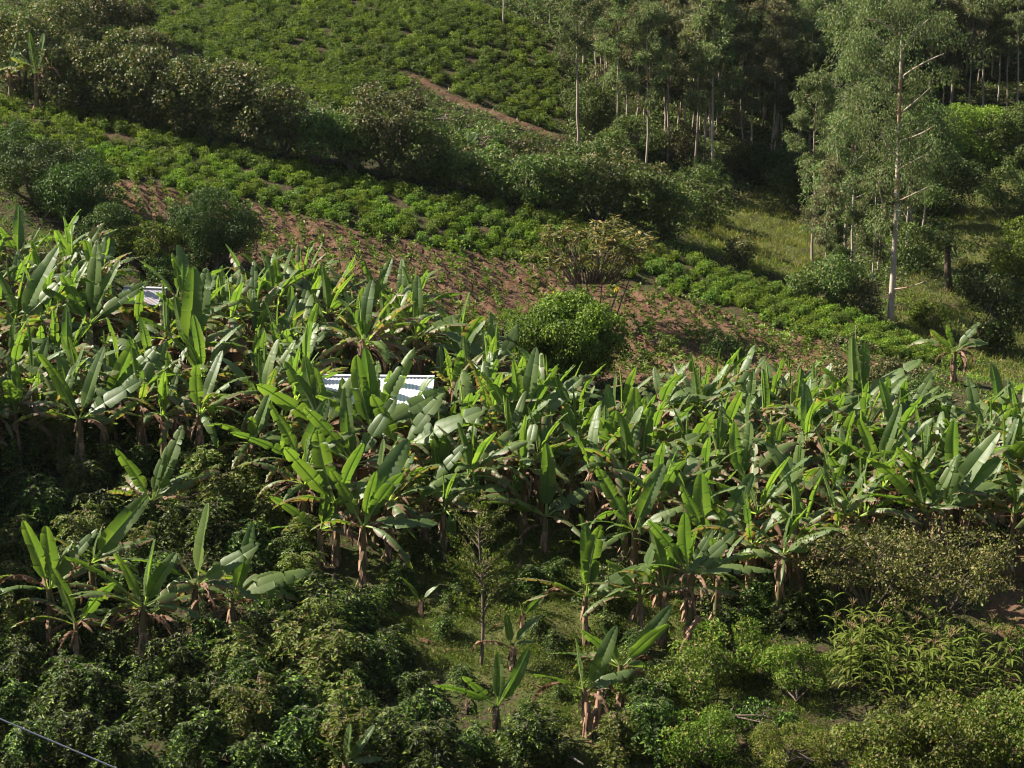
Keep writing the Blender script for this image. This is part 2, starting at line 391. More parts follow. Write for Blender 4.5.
for ib, b in enumerate((.05, .25, .5, .8, 1.15, 1.55, 2.0)):
    for it, (tn, dr) in enumerate(((0, 0), (.22, .10), (.55, .34), (.85, .45))):
        for q in range(2):
            BL[(ib, it, q)] = banana_leaf(2.0, .225+.03*q-.008*ib, b, tn, dr, fold=(.42-.12*ib+.1*q), seed=ib*17+it*5+q)
DL = [banana_leaf(1.5+.12*q, .17, 1.9+.18*(q % 4), .9, 1.0, fold=-.9, crumple=.5, seed=200+q, mat='dry') for q in range(6)]
ROLL = banana_leaf(1.7, .07, .05, 0, 0, fold=1.0, seed=300)
def stem_mesh(h, r0=.12, r1=.075, seed=0, dead=False, mat=None):
    r = np.random.default_rng(seed); mb = MB(); n = 9
    s = np.linspace(0, 1, n); pts = np.stack([.10*h*.5*np.sin(s*1.7+seed)*s*.5, .04*h*np.cos(s*2+seed)*s, s*h-.12*(1-s)], -1)
    tube(mb, pts, (r0+(r1-r0)*s)*(1+.08*np.sin(s*14+seed)), 10)
    # loose sheath flaps and leaf-base bracts around the trunk
    for i in range(int(10+h*7)):
        z = r.uniform(.05, .98)*h; az = r.uniform(0, 6.28); q = z/h
        c = np.array([np.interp(q, s, pts[:, 0]), np.interp(q, s, pts[:, 1]), z]); rr = r0+(r1-r0)*q+.012
        d = np.array([math.cos(az), math.sin(az), 0]); sd = np.array([-d[1], d[0], 0]); L = r.uniform(.2, .55); w = r.uniform(.035, .08)
        o1 = r.uniform(.01, .09)
        V = [c+d*rr-sd*w, c+d*rr+sd*w, c+d*(rr+o1)+sd*w*.8-[0, 0, L*.6], c+d*(rr+o1)-sd*w*.8-[0, 0, L*.6],
             c+d*(rr+o1*1.6)+sd*w*.3-[0, 0, L], c+d*(rr+o1*1.6)-sd*w*.3-[0, 0, L]]
        V = [v if v[2] > .03 else np.array([v[0], v[1], .03]) for v in V]
        mb.add(V, [[0, 1, 2, 3], [3, 2, 4, 5]], (r.random(), 0, 0), 1)
    return mb.mesh('stem_mesh', [M[mat or 'stem'], M['stem_dead']], True), pts[-1]
STEMS = {}
def stem_for(h):
    k = max(2, int(round(h/.3))); q = random.randrange(2)
    if (k, q) not in STEMS: STEMS[(k, q)] = stem_mesh(k*.3, .07+.018*k*.6, .05+.010*k*.5, k*7+q)
    return STEMS[(k, q)]
def bunch_mesh():
    mb = MB(); r = np.random.default_rng(5)
    p = np.array([[0, 0, 0], [.18, 0, .12], [.38, 0, .02], [.46, 0, -.3], [.47, 0, -.75], [.47, 0, -1.0]])
    tube(mb, p, [.04, .04, .035, .03, .02, .015], 6)
    for k in range(7):
        z = -.22-.085*k
        for j in range(10):
            az = j/10*6.28+k; d = np.array([math.cos(az), math.sin(az), 0]); c = np.array([.465, 0, z])
            tube(mb, [c+d*.03, c+d*.12-[0, 0, .01], c+d*.17+[0, 0, .06], c+d*.17+[0, 0, .12]], [.012, .022, .022, .008], 5)
    # bud
    tube(mb, [[.47, 0, -1.0], [.47, 0, -1.06], [.47, 0, -1.16], [.47, 0, -1.25]], [.02, .06, .05, .005], 6)
    return mb.mesh('bunch_mesh', M['fruit'], True)
BUNCH = bunch_mesh()
from mathutils import Matrix, Euler
LEAFCOUNT = [0]
def add_leaf(root, top, az, tilt, bend, L, torn=0, roll=0, dead=False, wid=1.0):
    if dead:
        me = random.choice(DL); nm = 'dead_leaf'
    elif bend is None:
        me = ROLL; nm = 'rolled_leaf'
    else:
        ib = min(range(7), key=lambda i: abs((.05, .25, .5, .8, 1.15, 1.55, 2.0)[i]-bend))
        me = BL[(ib, torn, random.randrange(2))]; nm = 'leaf'
    o = bpy.data.objects.new(nm, me); COL.objects.link(o); o.parent = root
    rot = (Matrix.Rotation(az, 4, 'Z') @ Matrix.Rotation(tilt, 4, 'Y') @ Matrix.Rotation(roll, 4, 'Z'))
    o.location = (top[0]+.04*math.cos(az), top[1]+.04*math.sin(az), top[2]-random.uniform(0, .08))
    o.rotation_euler = rot.to_euler(); s = L/2.0; o.scale = (s, s*wid*random.uniform(.85, 1.2), s)
    LEAFCOUNT[0] += 1
    return o
def banana(p, hs, L=2.0, spec=None, ndead=3, n=None, label=None, group=None, windy=.5, bunch=False, name='banana_plant', nolow=False):
    root = empty(name, p, 0)
    sm, top = stem_for(hs); h = top[2]
    ob('pseudostem', sm, root)
    if spec:
        for sp in spec:
            lean, ln, bend = sp[:3]; torn = sp[3] if len(sp) > 3 else 1; face = sp[4] if len(sp) > 4 else random.choice((-1, 1))*random.uniform(.5, 1.1)
            az = 0 if lean >= 0 else math.pi
            az += random.uniform(-.35, .35)
            add_leaf(root, top, az, R(abs(lean)), bend, ln, torn, face, wid=1.08)
        for i in range(2 if hs > 1.3 else 0):
            add_leaf(root, top, random.uniform(-.9, .9)+(math.pi if random.random() < .4 else 0), R(random.uniform(48, 85)), random.choice((.8, 1.15, 1.15, 1.55)), L*random.uniform(.9, 1.2), random.choice((1, 2, 2, 3)), random.uniform(-.4, .4), wid=.95)
    else:
        n = n or random.randint(7, 9); a0 = random.uniform(0, 6.28)
        for i in range(n):
            q = i/(n-1)
            az = a0+i*2.4+random.uniform(-.3, .3)
            if math.cos(az) < -.2 and random.random() < .35: az = random.uniform(-.9, .9)
            tilt = R(5+72*q**.8+random.uniform(-6, 14)); bend = .2+1.3*q**.8+random.uniform(-.2, .45)
            if nolow and q > .75: bend *= .6
            torn = (0 if random.random() < .5 else 1) if q < .2 else (1 if random.random() < .4 else (2 if random.random() < .6 else 3))
            if q > .7 and random.random() < .55: torn = 3
            add_leaf(root, top, az, tilt, bend, L*random.uniform(.82, 1.08)*(.8+.2*(1-abs(q-.5))), torn, random.uniform(-.5, .5)*windy*2)
        if random.random() < .4: add_leaf(root, top, random.uniform(0, 6), R(3), None, L*.9, 0, 0)
    for i in range(ndead):
        add_leaf(root, (top[0], top[1], top[2]-random.uniform(.0, .35)), random.uniform(0, 6.28), R(random.uniform(35, 85)), 9, L*random.uniform(.6, .95), 0, random.uniform(-.4, .4), dead=True)
    if bunch:
        o = ob('fruit_bunch', BUNCH, root, loc=tuple(top), rot=(0, 0, random.uniform(-2.5, -.6)))
    tag(root, label, 'banana plant', group)
    return root
occupied = []
def crown_at(px, py, hs):
    p = ground(px, py, hs); return p

G_HERO = None
heroes = [
 # crown px,py, stem h, leaves (lean, length, bend, torn, roll), dead, label
 (48, 588, 2.4, [(-12, 2.3, .25, 0, 1.4), (3, 2.0, .25, 0, -1.5), (32, 2.3, .5, 1, 1.2), (-62, 1.9, 1.15, 3, .6), (-75, 1.7, .8, 1, .3), (55, 1.8, 1.15, 2, .8), (15, 1.6, .5, 1, .4)], 5, 'tall banana plant at the far left of the foreground with two broad upright leaves'),
 (76, 628, 1.7, [(-14, 1.8, .25, 0, 1.5), (38, 1.9, .5, 1, -1.1), (-68, 1.9, 1.15, 2, .5), (80, 1.3, 1.55, 3, .6), (50, 1.0, 1.55, 2, .3)], 5, 'short banana plant at far left with dead leaves around its base'),
 (90, 563, 2.4, [(37, 2.6, .25, 0, 1.3), (-35, 1.8, .8, 2, .7), (62, 2.0, .5, 3, .8), (10, 1.2, .25, 1, .3)], 3, 'banana plant behind the far left pair with one long leaf leaning right'),
 (141, 606, 2.4, [(-50, 2.7, .5, 1, .9), (-18, 1.9, .5, 0, 1.3), (27, 1.9, .25, 0, 1.4), (10, 2.1, .05, 0, .5), (62, 2.0, 1.55, 3, .9), (85, 2.0, 1.15, 3, .5), (-80, 1.5, 1.55, 2, .3)], 4, 'left foreground banana plant with a dead brown fringed leaf hanging right'),
 (194, 588, 2.3, [(8, 2.5, .05, 0, .7), (-50, 2.7, 1.15, 1, .6), (52, 2.2, .5, 1, .9), (-25, 1.6, .8, 2, .6), (70, 1.4, 1.55, 2, .3)], 4, 'foreground banana plant at left with one narrow leaf standing straight up'),
 (232, 603, 1.7, [(16, 2.4, .25, 0, 1.3), (62, 2.6, .8, 1, .6), (75, 2.2, 1.15, 2, .3), (-28, 1.5, .8, 2, .8), (-60, 1.3, 1.15, 1, .3)], 6, 'foreground banana plant at left with long leaves arching right and a brown ragged trunk'),
 (151, 502, 1.5, [(-24, 2.1, .25, 1, 1.3), (22, 2.6, .25, 1, 1.1), (12, 1.9, .25, 1, 1.4), (-55, 1.5, .8, 3, .8), (58, 2.4, .8, 3, .9), (40, 1.6, .8, 1, .5), (-72, 1.0, 1.15, 2, .2)], 4, 'lone banana plant with a wide rosette standing among shaded coffee shrubs'),
 (320, 527, 1.6, [(-48, 1.9, .5, 1, 1.2), (10, 1.8, .25, 0, 1.4), (-80, 1.6, .5, 1, .4), (45, 1.5, .8, 1, .8), (-60, 1.3, 1.55, 2, .8), (30, 1.9, .5, 0, -1.2)], 3, 'banana plant left of the centre with a leaf hanging like a flag at its left'),
 (362, 528, 2.3, [(24, 3.0, .5, 0, 1.2), (30, 2.4, .5, 1, -1.2), (78, 2.3, .5, 1, .4), (72, 1.9, 1.55, 2, .9), (-22, 2.2, .5, 1, 1.2), (8, 1.8, .25, 0, -1.4), (-62, 1.8, 1.15, 2, .5)], 4, 'banana plant with a long glossy leaf curving up right beside the grassy clearing'),
 (545, 518, 1.4, [(0, 2.4, .05, 0, 1.5), (55, 2.1, .5, 1, .9), (-62, 2.2, .5, 1, .6), (-40, 1.2, 1.55, 1, .8), (80, 1.2, 1.55, 2, .3), (25, 1.0, 1.55, 1, 1)], 2, 'banana plant with a single broad upright leaf between two spreading ones, mid picture'),
 (586, 600, 1.7, [(2, 2.2, .25, 0, 1.5), (8, 2.4, .25, 1, -1.3), (55, 2.2, .8, 1, .8), (-68, 2.1, .5, 2, .5), (65, 1.2, 1.55, 3, .9)], 2, 'banana plant with a pointed upright leaf standing over the dark gap by the clearing'),
 (641, 596, 1.8, [(8, 2.2, .25, 1, .8), (-30, 1.6, .5, 1, .8), (30, 2.0, .5, 0, -1.2), (-60, 1.7, .8, 2, .4), (62, 1.4, 1.15, 1, .4)], 3, 'banana plant in the clump right of the clearing, pale stalk showing'),
 (664, 592, 2.0, [(-8, 2.2, .25, 0, 1.2), (12, 1.8, .25, 0, -1.4), (38, 1.6, .5, 1, 1.0), (-45, 1.7, 1.15, 2, .7), (60, 1.8, 1.15, 2, .7)], 5, 'dark leaved banana plant in the clump right of the clearing, over brown ragged trunks'),
 (690, 572, 2.7, [(-30, 2.3, .5, 1, 1.2), (70, 2.4, .8, 1, .4), (62, 2.5, 1.55, 3, .9), (-10, 2.0, .25, 0, 1.4), (45, 1.8, .5, 1, .9), (-65, 1.8, .8, 1, .5)], 6, 'banana plant with a broad pale leaf arching right above leaning brown trunks'),
 (705, 540, 2.5, [(-20, 2.1, .25, 1, 1.3), (38, 2.5, .25, 0, 1.1), (-3, 2.2, .05, 0, 1.5), (62, 2.5, .8, 2, .6), (82, 1.9, .8, 3, .5), (-55, 2.0, .8, 1, .5)], 5, 'banana plant with bright upright leaf and brown dead leaf at its right'),
 (633, 526, 2.5, [(-28, 2.5, .25, 1, 1.3), (20, 2.2, .25, 0, 1.2), (-70, 1.8, .8, 1, .3), (50, 1.9, .8, 1, .8), (-50, 1.0, 1.55, 1, .5)], 4, 'banana plant with a ribbed broad leaf leaning left beside a pale bare trunk'),
 (497, 705, .9, [(0, 1.5, .05, 0, 1.5), (32, 1.8, .25, 0, 1.3), (-62, 1.8, .5, 1, .9), (-38, 1.4, .5, 1, 1.0), (18, 1.0, .25, 0, .7)], 0, 'small bright young banana plant alone on the grass at the bottom centre'),
 (513, 645, .9, [(-6, 1.0, .05, 0, 1.2), (35, 1.2, .25, 0, 1.0), (60, .7, .8, 0, .5), (-30, .6, .5, 0, .5)], 1, 'little banana plant with a thin brown stalk behind the bright young one'),
 (523, 612, .7, [(45, 1.0, .25, 0, 1.2), (-10, .4, .05, 0, .5)], 0, 'tiny banana sucker with one bright leaf on the clearing'),
 (585, 690, 1.2, [(26, 2.0, .25, 0, 1.2), (-62, 1.6, .5, 1, .6), (58, 1.5, .8, 1, .8), (-8, 1.5, .05, 1, .5), (-82, .9, .8, 1, .3)], 3, 'small banana plant beside a chopped brown stump at the bottom of the clearing'),
 (621, 664, 1.6, [(42, 2.2, .25, 0, 1.1), (38, 2.0, .5, 0, -1.3), (-38, 1.7, .25, 1, 1.0), (-70, 1.9, .5, 1, .3), (85, 1.2, 1.55, 1, .9), (-20, 1.3, .05, 0, .6)], 2, 'banana plant with two steep leaves leaning right, next to the chopped stump'),
 (421, 597, .7, [(-30, .9, .25, 0, 1.2), (40, .7, .5, 0, .8)], 0, 'tiny dark banana sucker in shade left of the sapling'),
 (345, 768, .8, [(35, 1.3, .25, 0, .9), (-35, 1.0, .5, 0, .9), (5, 1.1, .05, 0, .6), (70, 1.0, .5, 1, .8)], 0, 'young banana plant cut off by the bottom edge of the picture'),
 (590, 545, 1.0, [(-10, 1.2, .25, 0, 1.0), (50, 1.0, .8, 1, .6), (-60, 1.0, .8, 0, .6)], 0, 'small banana sucker in the deep shade below the grove'),
 (955, 352, 1.5, [(-45, 1.5, .25, 2, 1.0), (30, 1.5, .5, 1, .9), (-15, 1.3, .5, 1, 1.2), (60, 1.4, .8, 1, .6)], 9, 'lone banana plant with a skirt of dead leaves at the edge of the grassy valley'),
 (9, 72, 1.9, [(10, 1.5, .25, 1, 1.2), (30, 1.4, .25, 1, 1.0), (-30, 1.3, .5, 1, 1.0), (60, 1.2, .8, 1, .6)], 4, 'leftmost of the two banana plants at the top left beside the brown hedge'),
 (35, 74, 2.1, [(-3, 1.9, .05, 0, 1.4), (14, 1.9, .05, 0, 1.2), (50, 1.6, .5, 1, .9), (-40, 1.4, .8, 2, .9)], 5, 'right one of the two banana plants at the top left beside the brown hedge'),
 (466, 148, .9, [(-25, 1.0, .25, 0, 1.2), (35, 1.1, .25, 1, 1.0), (5, 1.0, .05, 0, .8)], 0, 'lone small banana plant in the shrubs below the footpath'),
 (372, 435, 2.6, [(-10, 2.7, .05, 0, 1.3), (-3, 2.9, .05, 0, -1.5), (2, 2.4, .25, 1, 1.3), (24, 3.1, .25, 1, 1.1), (55, 2.9, .5, 1, .9), (62, 2.8, .8, 2, .6), (-40, 2.4, .8, 1, .9)], 4, 'big banana plant whose tall upright leaves rise in front of the white roof'),
 (322, 432, 2.6, [(-22, 2.6, .25, 1, 1.3), (-12, 2.5, .05, 0, 1.4), (-45, 2.9, .5, 1, .9), (-2, 2.2, .25, 0, 1.2), (-75, 2.5, .8, 2, .3), (28, 2.2, .8, 1, 1.0)], 4, 'big banana plant at the left end of the white roof with leaves spreading left'),
 (352, 462, 2.5, [(-30, 2.6, .5, 1, 1.2), (-8, 2.5, .25, 0, -1.4), (30, 2.6, .5, 1, .9), (-60, 2.2, .8, 2, .8), (70, 2.2, .8, 2, .4)], 5, 'banana plant in front of the house with a leaf striped by pale ribs leaning left'),
 (400, 452, 2.6, [(55, 3.2, .5, 1, .7), (60, 2.9, .8, 1, -.7), (30, 2.4, .8, 1, .9), (80, 2.4, .8, 2, .3), (-20, 2.3, .5, 1, 1)], 4, 'banana plant below the white roof throwing two long leaves to the right'),
 (188, 352, 2.6, [(2, 3.0, .05, 0, 1.4), (12, 3.0, .25, 1, 1.2), (-12, 2.0, .05, 0, 1.4), (55, 2.2, .5, 2, .8), (-48, 2.2, .5, 1, .8), (-70, 2.2, 1.15, 3, .5)], 3, 'banana plant with the largest dark upright leaf, right of the small hut roof'),
 (20, 322, 2.8, [(22, 3.2, .25, 0, 1.1), (-15, 2.6, .25, 1, 1.2), (38, 2.7, .5, 1, .9), (-45, 2.4, .8, 2, .7), (72, 2.4, .8, 2, .4)], 4, 'banana plant at the left edge with a very long dark leaf standing up'),
 (90, 322, 2.7, [(5, 3.0, .25, 1, 1.3), (22, 2.6, .25, 0, 1.2), (-75, 4.0, .8, 3, .3), (-45, 2.6, .5, 1, .9), (50, 2.6, .5, 1, .9), (-20, 2.2, .5, 1, 1)], 4, 'banana plant near the left edge with an extra long leaf stretched to the left'),
 (78, 420, 2.9, [(-22, 2.6, .5, 0, 1.3), (20, 2.6, .25, 0, 1.2), (52, 2.5, .5, 1, .8), (-68, 2.3, 1.15, 3, .5), (75, 1.4, 1.55, 1, .9), (-80, 1.8, 1.15, 1, .4)], 2, 'tall dark stemmed banana plant standing alone in the shade at left'),
 (102, 400, 2.5, [(40, 2.7, .25, 1, 1.0), (28, 2.4, .25, 0, -1.2), (-60, 2.2, .8, 2, .6), (65, 2.0, .8, 1, .4)], 3, 'banana plant behind the dark stemmed one with a leaf lit along one half'),
 (300, 462, 2.4, [(-55, 2.5, .5, 1, .8), (-20, 2.4, .25, 1, 1.2), (20, 2.2, .25, 0, 1.3), (48, 2.3, .8, 1, .9), (-78, 2.2, .8, 2, .3)], 3, 'banana plant left of the centre cluster with a leaf reaching far left'),
 (335, 505, 2.3, [(-35, 2.8, .5, 1, 1.2), (-12, 2.6, .25, 1, 1.4), (18, 2.2, .25, 0, -1.2), (55, 2.6, .8, 1, .7), (-65, 2.2, 1.15, 2, .8)], 4, 'banana plant low in the centre cluster with a pale ribbed leaf leaning left'),
 (425, 492, 2.2, [(62, 2.6, .5, 1, .5), (75, 2.6, .5, 1, .3), (85, 2.4, .8, 2, .3), (30, 2.2, .5, 1, 1.0), (-25, 2.0, .5, 1, 1.2)], 3, 'banana plant right of the centre cluster with flat leaves spreading right'),
 (150, 610, 1.6, [(60, 1.9, 1.15, 3, .6), (-40, 1.7, .8, 2, .8), (30, 1.5, .8, 1, 1.0)], 5, 'low ragged banana sucker under the left foreground plants'),
 (877, 468, 2.6, [(14, 2.2, .05, 0, 1.0), (38, 2.4, .25, 1, .9), (-20, 1.9, .25, 0, 1.2), (-50, 2.2, .5, 1, .7), (60, 2.2, .8, 2, .5)], 3, 'banana plant in the right of the grove with a bright lime leaf straight up'),
 (853, 402, 2.5, [(-1, 2.4, .05, 0, 1.2), (10, 2.2, .05, 1, 1.4), (45, 2.8, .5, 1, .5), (60, 2.4, .5, 1, .5), (-35, 1.8, .5, 1, .9)], 2, 'banana plant under the thin pole with a pale leaf rising highest on the grove edge'),
 (942, 512, 2.6, [(26, 3.0, .25, 0, 1.0), (35, 2.4, .5, 0, 1.3), (-28, 2.8, .5, 1, .9), (58, 2.6, .5, 1, .7), (-60, 2.2, .8, 2, .5), (8, 1.9, .25, 1, 1.2)], 6, 'banana plant at the right end of the grove with a long lime leaf leaning right'),
 (925, 515, 2.6, [(-35, 2.9, .8, 1, 1.0), (-12, 2.0, .5, 1, 1.3), (-60, 2.4, .8, 1, .6), (20, 2.0, .25, 1, 1.0), (65, 2.0, 1.15, 2, .6)], 4, 'banana plant with heavy drooping leaves falling right at the right end of the grove'),
 (740, 478, 2.5, [(-8, 2.0, .05, 0, 1.4), (8, 2.0, .05, 1, 1.3), (-60, 2.4, .5, 1, .6), (50, 2.2, .5, 2, .7), (75, 2.4, .8, 3, .4)], 4, 'banana plant with twin upright ribbed leaves in the middle of the right grove'),
 (640, 460, 2.5, [(-5, 2.6, .05, 0, 1.4), (6, 2.0, .25, 1, -1.4), (-45, 2.0, .8, 1, .9), (55, 2.2, .5, 1, .7)], 4, 'banana plant with one dark tall leaf standing beside a brown folded one'),
 (520, 430, 2.6, [(10, 2.8, .25, 0, 1.2), (-28, 2.4, .25, 1, 1.3), (42, 2.8, .5, 1, .9), (-5, 2.4, .05, 0, -1.4), (25, 2.6, .25, 1, -.8), (-60, 2.3, .8, 2, .6)], 5, 'banana plant left below the round bush with dense brown trunks under it'),
]
for (px, py, hs, spec, nd, lab) in heroes:
    p = crown_at(px, py, hs); occupied.append((p[0], p[1], 1.2))
    banana(p, hs, 2.0, spec, nd, label=lab)

# ------------------------------------------------------------------ the dense grove
GROVE = [(-40, 235), (60, 262), (130, 300), (200, 300), (250, 290), (300, 282), (380, 300), (440, 318), (490, 362), (560, 415), (640, 405), (700, 395), (780, 398),
         (860, 408), (930, 432), (980, 415), (1064, 420), (1064, 510), (960, 520), (880, 512), (820, 545), (760, 562), (690, 556), (620, 515), (560, 470), (470, 480), (440, 500), (390, 505),
         (320, 500), (285, 480), (250, 445), (190, 420), (130, 412), (80, 420), (-40, 432)]
holes = [(112, 262, 176, 318, 1), (305, 350, 442, 420, 1), (200, 330, 250, 452, 1), (520, 296, 622, 378, 1), (432, 305, 520, 352, 1)]
grove_pts = []
tries = 0
while tries < 24000 and len(grove_pts) < 280:
    tries += 1
    px = random.uniform(-60, 1080); py = random.uniform(230, 565)
    if not inpoly(np.array([px]), np.array([py]), GROVE)[0]: continue
    if any(a < px < c and b < py < d for a, b, c, d, _ in holes): continue
    hs = random.choice((1.8, 2.1, 2.4, 2.7)); p = ground(px, py, hs)
    if any((p[0]-x)**2+(p[1]-y)**2 < (.84+.42*r_)**2 for x, y, r_ in occupied): continue
    occupied.append((p[0], p[1], .7)); grove_pts.append((px, py, hs, p))
for (px, py, hs, p) in grove_pts:
    back = p[1] > 88
    if px < 260: lab, g = 'crowded banana plant in the left part of the grove around the small hut', 'banana plants of the left grove'
    elif px < 500: lab, g = 'crowded banana plant in the grove around the white roofed house', 'banana plants around the white roofed house'
    elif px < 760: lab, g = ('banana plant on the upper edge of the grove right of the round bush' if back else 'crowded banana plant in the middle of the grove below the round bush'), ('banana plants along the upper middle edge' if back else 'banana plants below the round bush')
    else: lab, g = ('banana plant on the upper edge of the grove below the thin pole' if back else 'crowded banana plant in the right part of the grove above the sparse trees'), ('banana plants along the upper right edge' if back else 'banana plants of the right grove')
    yng = random.random() < .16
    banana(p, hs if not yng else hs*.75, random.uniform(1.9, 2.5) if not yng else random.uniform(1.4, 1.9), None, random.randint(2, 6) if not yng else 1, random.randint(8, 11) if not yng else 5, lab, g, bunch=random.random() < .05, windy=.9)

# chopped stumps beside the small plant
for k, (px, py, h) in enumerate(((588, 738, 1.6), (596, 735, 1.9), (680, 655, 1.9))):
    p = ground(px, py); sm, tp = stem_mesh(h*.75, .13, .10, 40+k, mat='stem_dead')
    o = ob('banana_stump', sm, loc=p, rot=((0, 0, 0), (0, R(6), 0), (R(-8), R(28), 0))[k])
    tag(o, ('chopped brown banana stump at the bottom of the clearing, left one of two', 'chopped ragged banana stump at the bottom of the clearing, right one of two', 'brown dead banana trunk leaning right under the clump beside the clearing')[k], 'stump')

# ------------------------------------------------------------------ shrubs and trees
def clump_crown(mb, rg, w, h, base=0.0, leafL=.16, leafW=.07, cover=1.5, nclump=None, flat=1.0, outward=.30, droop=.0, shape=None, m=0, core=True, dpt=None):
    """leaf clumps spread on and inside an uneven ellipsoid of width w, height h standing at z=base"""
    rx = w/2; rz = h/2; cz = base+rz
    nclump = nclump or int(max(10, 26*(w*h/6)**.6))
    cl = []
    for i in range(nclump):
        d = rg.normal(size=3); d /= np.linalg.norm(d); q = rg.uniform(.55, 1.0)
        cl.append(np.array([d[0]*rx*q, d[1]*(dpt/2 if dpt else rx)*q, cz+d[2]*rz*q*flat]))
    cl = np.array(cl); cr = rg.uniform(.22, .52, nclump)*min(rx, rz*1.2)*(16/max(16, nclump))**.25
    A = (4*math.pi*cr**2)
    n = np.maximum(20, (A*cover/(leafL*leafW*.55))*.36).astype(int)
    idx = np.repeat(np.arange(nclump), n)
    D = nrm(rg.normal(size=(len(idx), 3))+np.array([0, 0, .35]))
    rr = cr[idx]*rg.uniform(.55, 1.12, len(idx))**.7
    Pp = cl[idx]+D*rr[:, None]*np.array([1.15, 1.15, .85])
    rn = rg.normal(size=D.shape); rn -= D*(rn*D).sum(1, keepdims=True)*.7; dirs = D*outward+rn*.6+np.array([0, 0, -.1-droop])
    keep = Pp[:, 2] > base*.5+.02
    g = rg.random(nclump)[idx]
    leafquads(mb, Pp[keep], dirs[keep], leafL*rg.uniform(.7, 1.25, keep.sum()), leafW*rg.uniform(.8, 1.2, keep.sum()), g[keep], rg, m, up=D[keep])
    return cl
def shrub(p, w, h, kind='dark', leafL=.16, leafW=.07, label='', cat='shrub', group=None, base=None, seed=0, cover=1.5, stems=4, name='shrub', spires=0, **kw):
    rg = np.random.default_rng(seed+1000); root = empty(name, (p[0], p[1], p[2]-.03))
    base = h*.12 if base is None else base
    mb = MB(); cl = clump_crown(mb, rg, w, h-base, base, leafL, leafW, cover, **kw)
    st = MB(); pick = cl[rg.choice(len(cl), min(len(cl), stems*4), replace=False)]
    for i in range(stems):
        a = rg.uniform(0, 6.28); b0 = np.array([math.cos(a)*.12, math.sin(a)*.12, 0]); top = pick[i*4 % len(pick)]
        mid = (b0+top)/2+rg.normal(size=3)*.08*w; mid[2] = max(.2, mid[2])
        tube(st, [b0, mid, top], [.05*h**.5, .035*h**.5, .015], 5)
        for j in range(1, 4):
            t = pick[(i*4+j) % len(pick)]; tube(st, [mid, (mid+t)/2+rg.normal(size=3)*.06, t], [.03*h**.5, .02, .008], 4)
    for i in range(spires):      # pointed upright shoots
        a = rg.uniform(0, 6.28); q = rg.uniform(.2, 1)**.5; b0 = np.array([math.cos(a)*q*w*.42, math.sin(a)*q*w*.42, h*.45]); hh = h*(1.12-.35*q*q)*rg.uniform(.85, 1.08)-b0[2]
        tube(st, [b0, b0+[0, 0, hh]], [.015, .005], 4); m = int(hh*60); z = rg.random(m); az = rg.uniform(0, 6.28, m)
        leafquads(mb, b0+np.stack([.05*np.cos(az), .05*np.sin(az), z*hh], -1), np.stack([np.cos(az)*.6, np.sin(az)*.6, np.full(m, .8)], -1), leafL*(1.2-.6*z), leafW, rg.random(), rg)
    ob('stem', st.mesh('stem_mesh', M['bark'], True), root); ob('crown', mb.mesh('crown_mesh', M[kind]), root)
    tag(root, label, cat, group); return root
def spx(px, pyb, wpx, hpx, **k):
    p = ground(px, pyb); s = pxm(p); occupied.append((p[0], p[1], wpx/s*.35))
    return shrub(p, wpx/s, hpx/s, seed=int(px*7+pyb), **k)

# coffee shrub variants: arching laterals with paired glossy leaves
def coffee_mesh(seed, w=2.2, h=2.1, nl=70, leafL=.165):
    rg = np.random.default_rng(seed); mb = MB(); st = MB()
    ns = 4
    for s_ in range(ns):
        a = rg.uniform(0, 6.28); lean = rg.uniform(.05, .28)*w; hh = h*rg.uniform(.75, 1)
        q = np.linspace(0, 1, 5)[:, None]; pts = np.hstack([math.cos(a)*lean*q**1.5, math.sin(a)*lean*q**1.5, q*hh])
        tube(st, pts, [.035, .03, .025, .018, .008], 5)
        for i in range(nl//ns):
            t = rg.uniform(.15, 1)**.8; o = np.array([np.interp(t, q[:, 0], pts[:, c]) for c in range(3)])
            az = rg.uniform(0, 6.28); ln = w*.5*(1.12-.7*t)*rg.uniform(.4, 1.3); d = np.array([math.cos(az), math.sin(az), 0])
            k = np.linspace(0, 1, 7)[:, None]; path = o+d*ln*k+np.array([0, 0, 1.])*(ln*(.45*k-.75*k*k))
            path[:, 2] = np.maximum(path[:, 2], .08)
            tube(st, path[::2], [.012, .009, .006, .004], 3)
            npair = max(4, int(ln/.062)); kk = np.linspace(.12, 1, npair)
            pp = np.stack([np.interp(kk, k[:, 0], path[:, c]) for c in range(3)], -1); sd = np.array([-d[1], d[0], 0])
            for sg in (-1, 1):
                D = sd*sg*.8+d*.55+np.array([0, 0, -.25])+rg.normal(size=(npair, 3))*.28
                leafquads(mb, pp, D, leafL*rg.uniform(.7, 1.2, npair), leafL*.44, rg.random(), rg, up=np.tile([0, 0, 1.2], (npair, 1)))
    return st.mesh('stem_mesh', M['bark'], True), mb
COFF = []
for i in range(8):
    s_, mb = coffee_mesh(50+i, 2.3+.15*(i % 3), 2.0+.2*(i % 2), 116)
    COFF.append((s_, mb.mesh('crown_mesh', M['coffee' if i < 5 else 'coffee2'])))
coffee_n = [0]
def coffee(p, s=1.0, v=None, label=None, group=None, cat='coffee shrub', name='coffee_shrub'):
    v = random.randrange(5) if v is None else v
    root = empty(name, (p[0], p[1], p[2]-.03), random.uniform(0, 6.28), s)
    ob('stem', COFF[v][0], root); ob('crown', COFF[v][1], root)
    tag(root, label, cat, group); return root
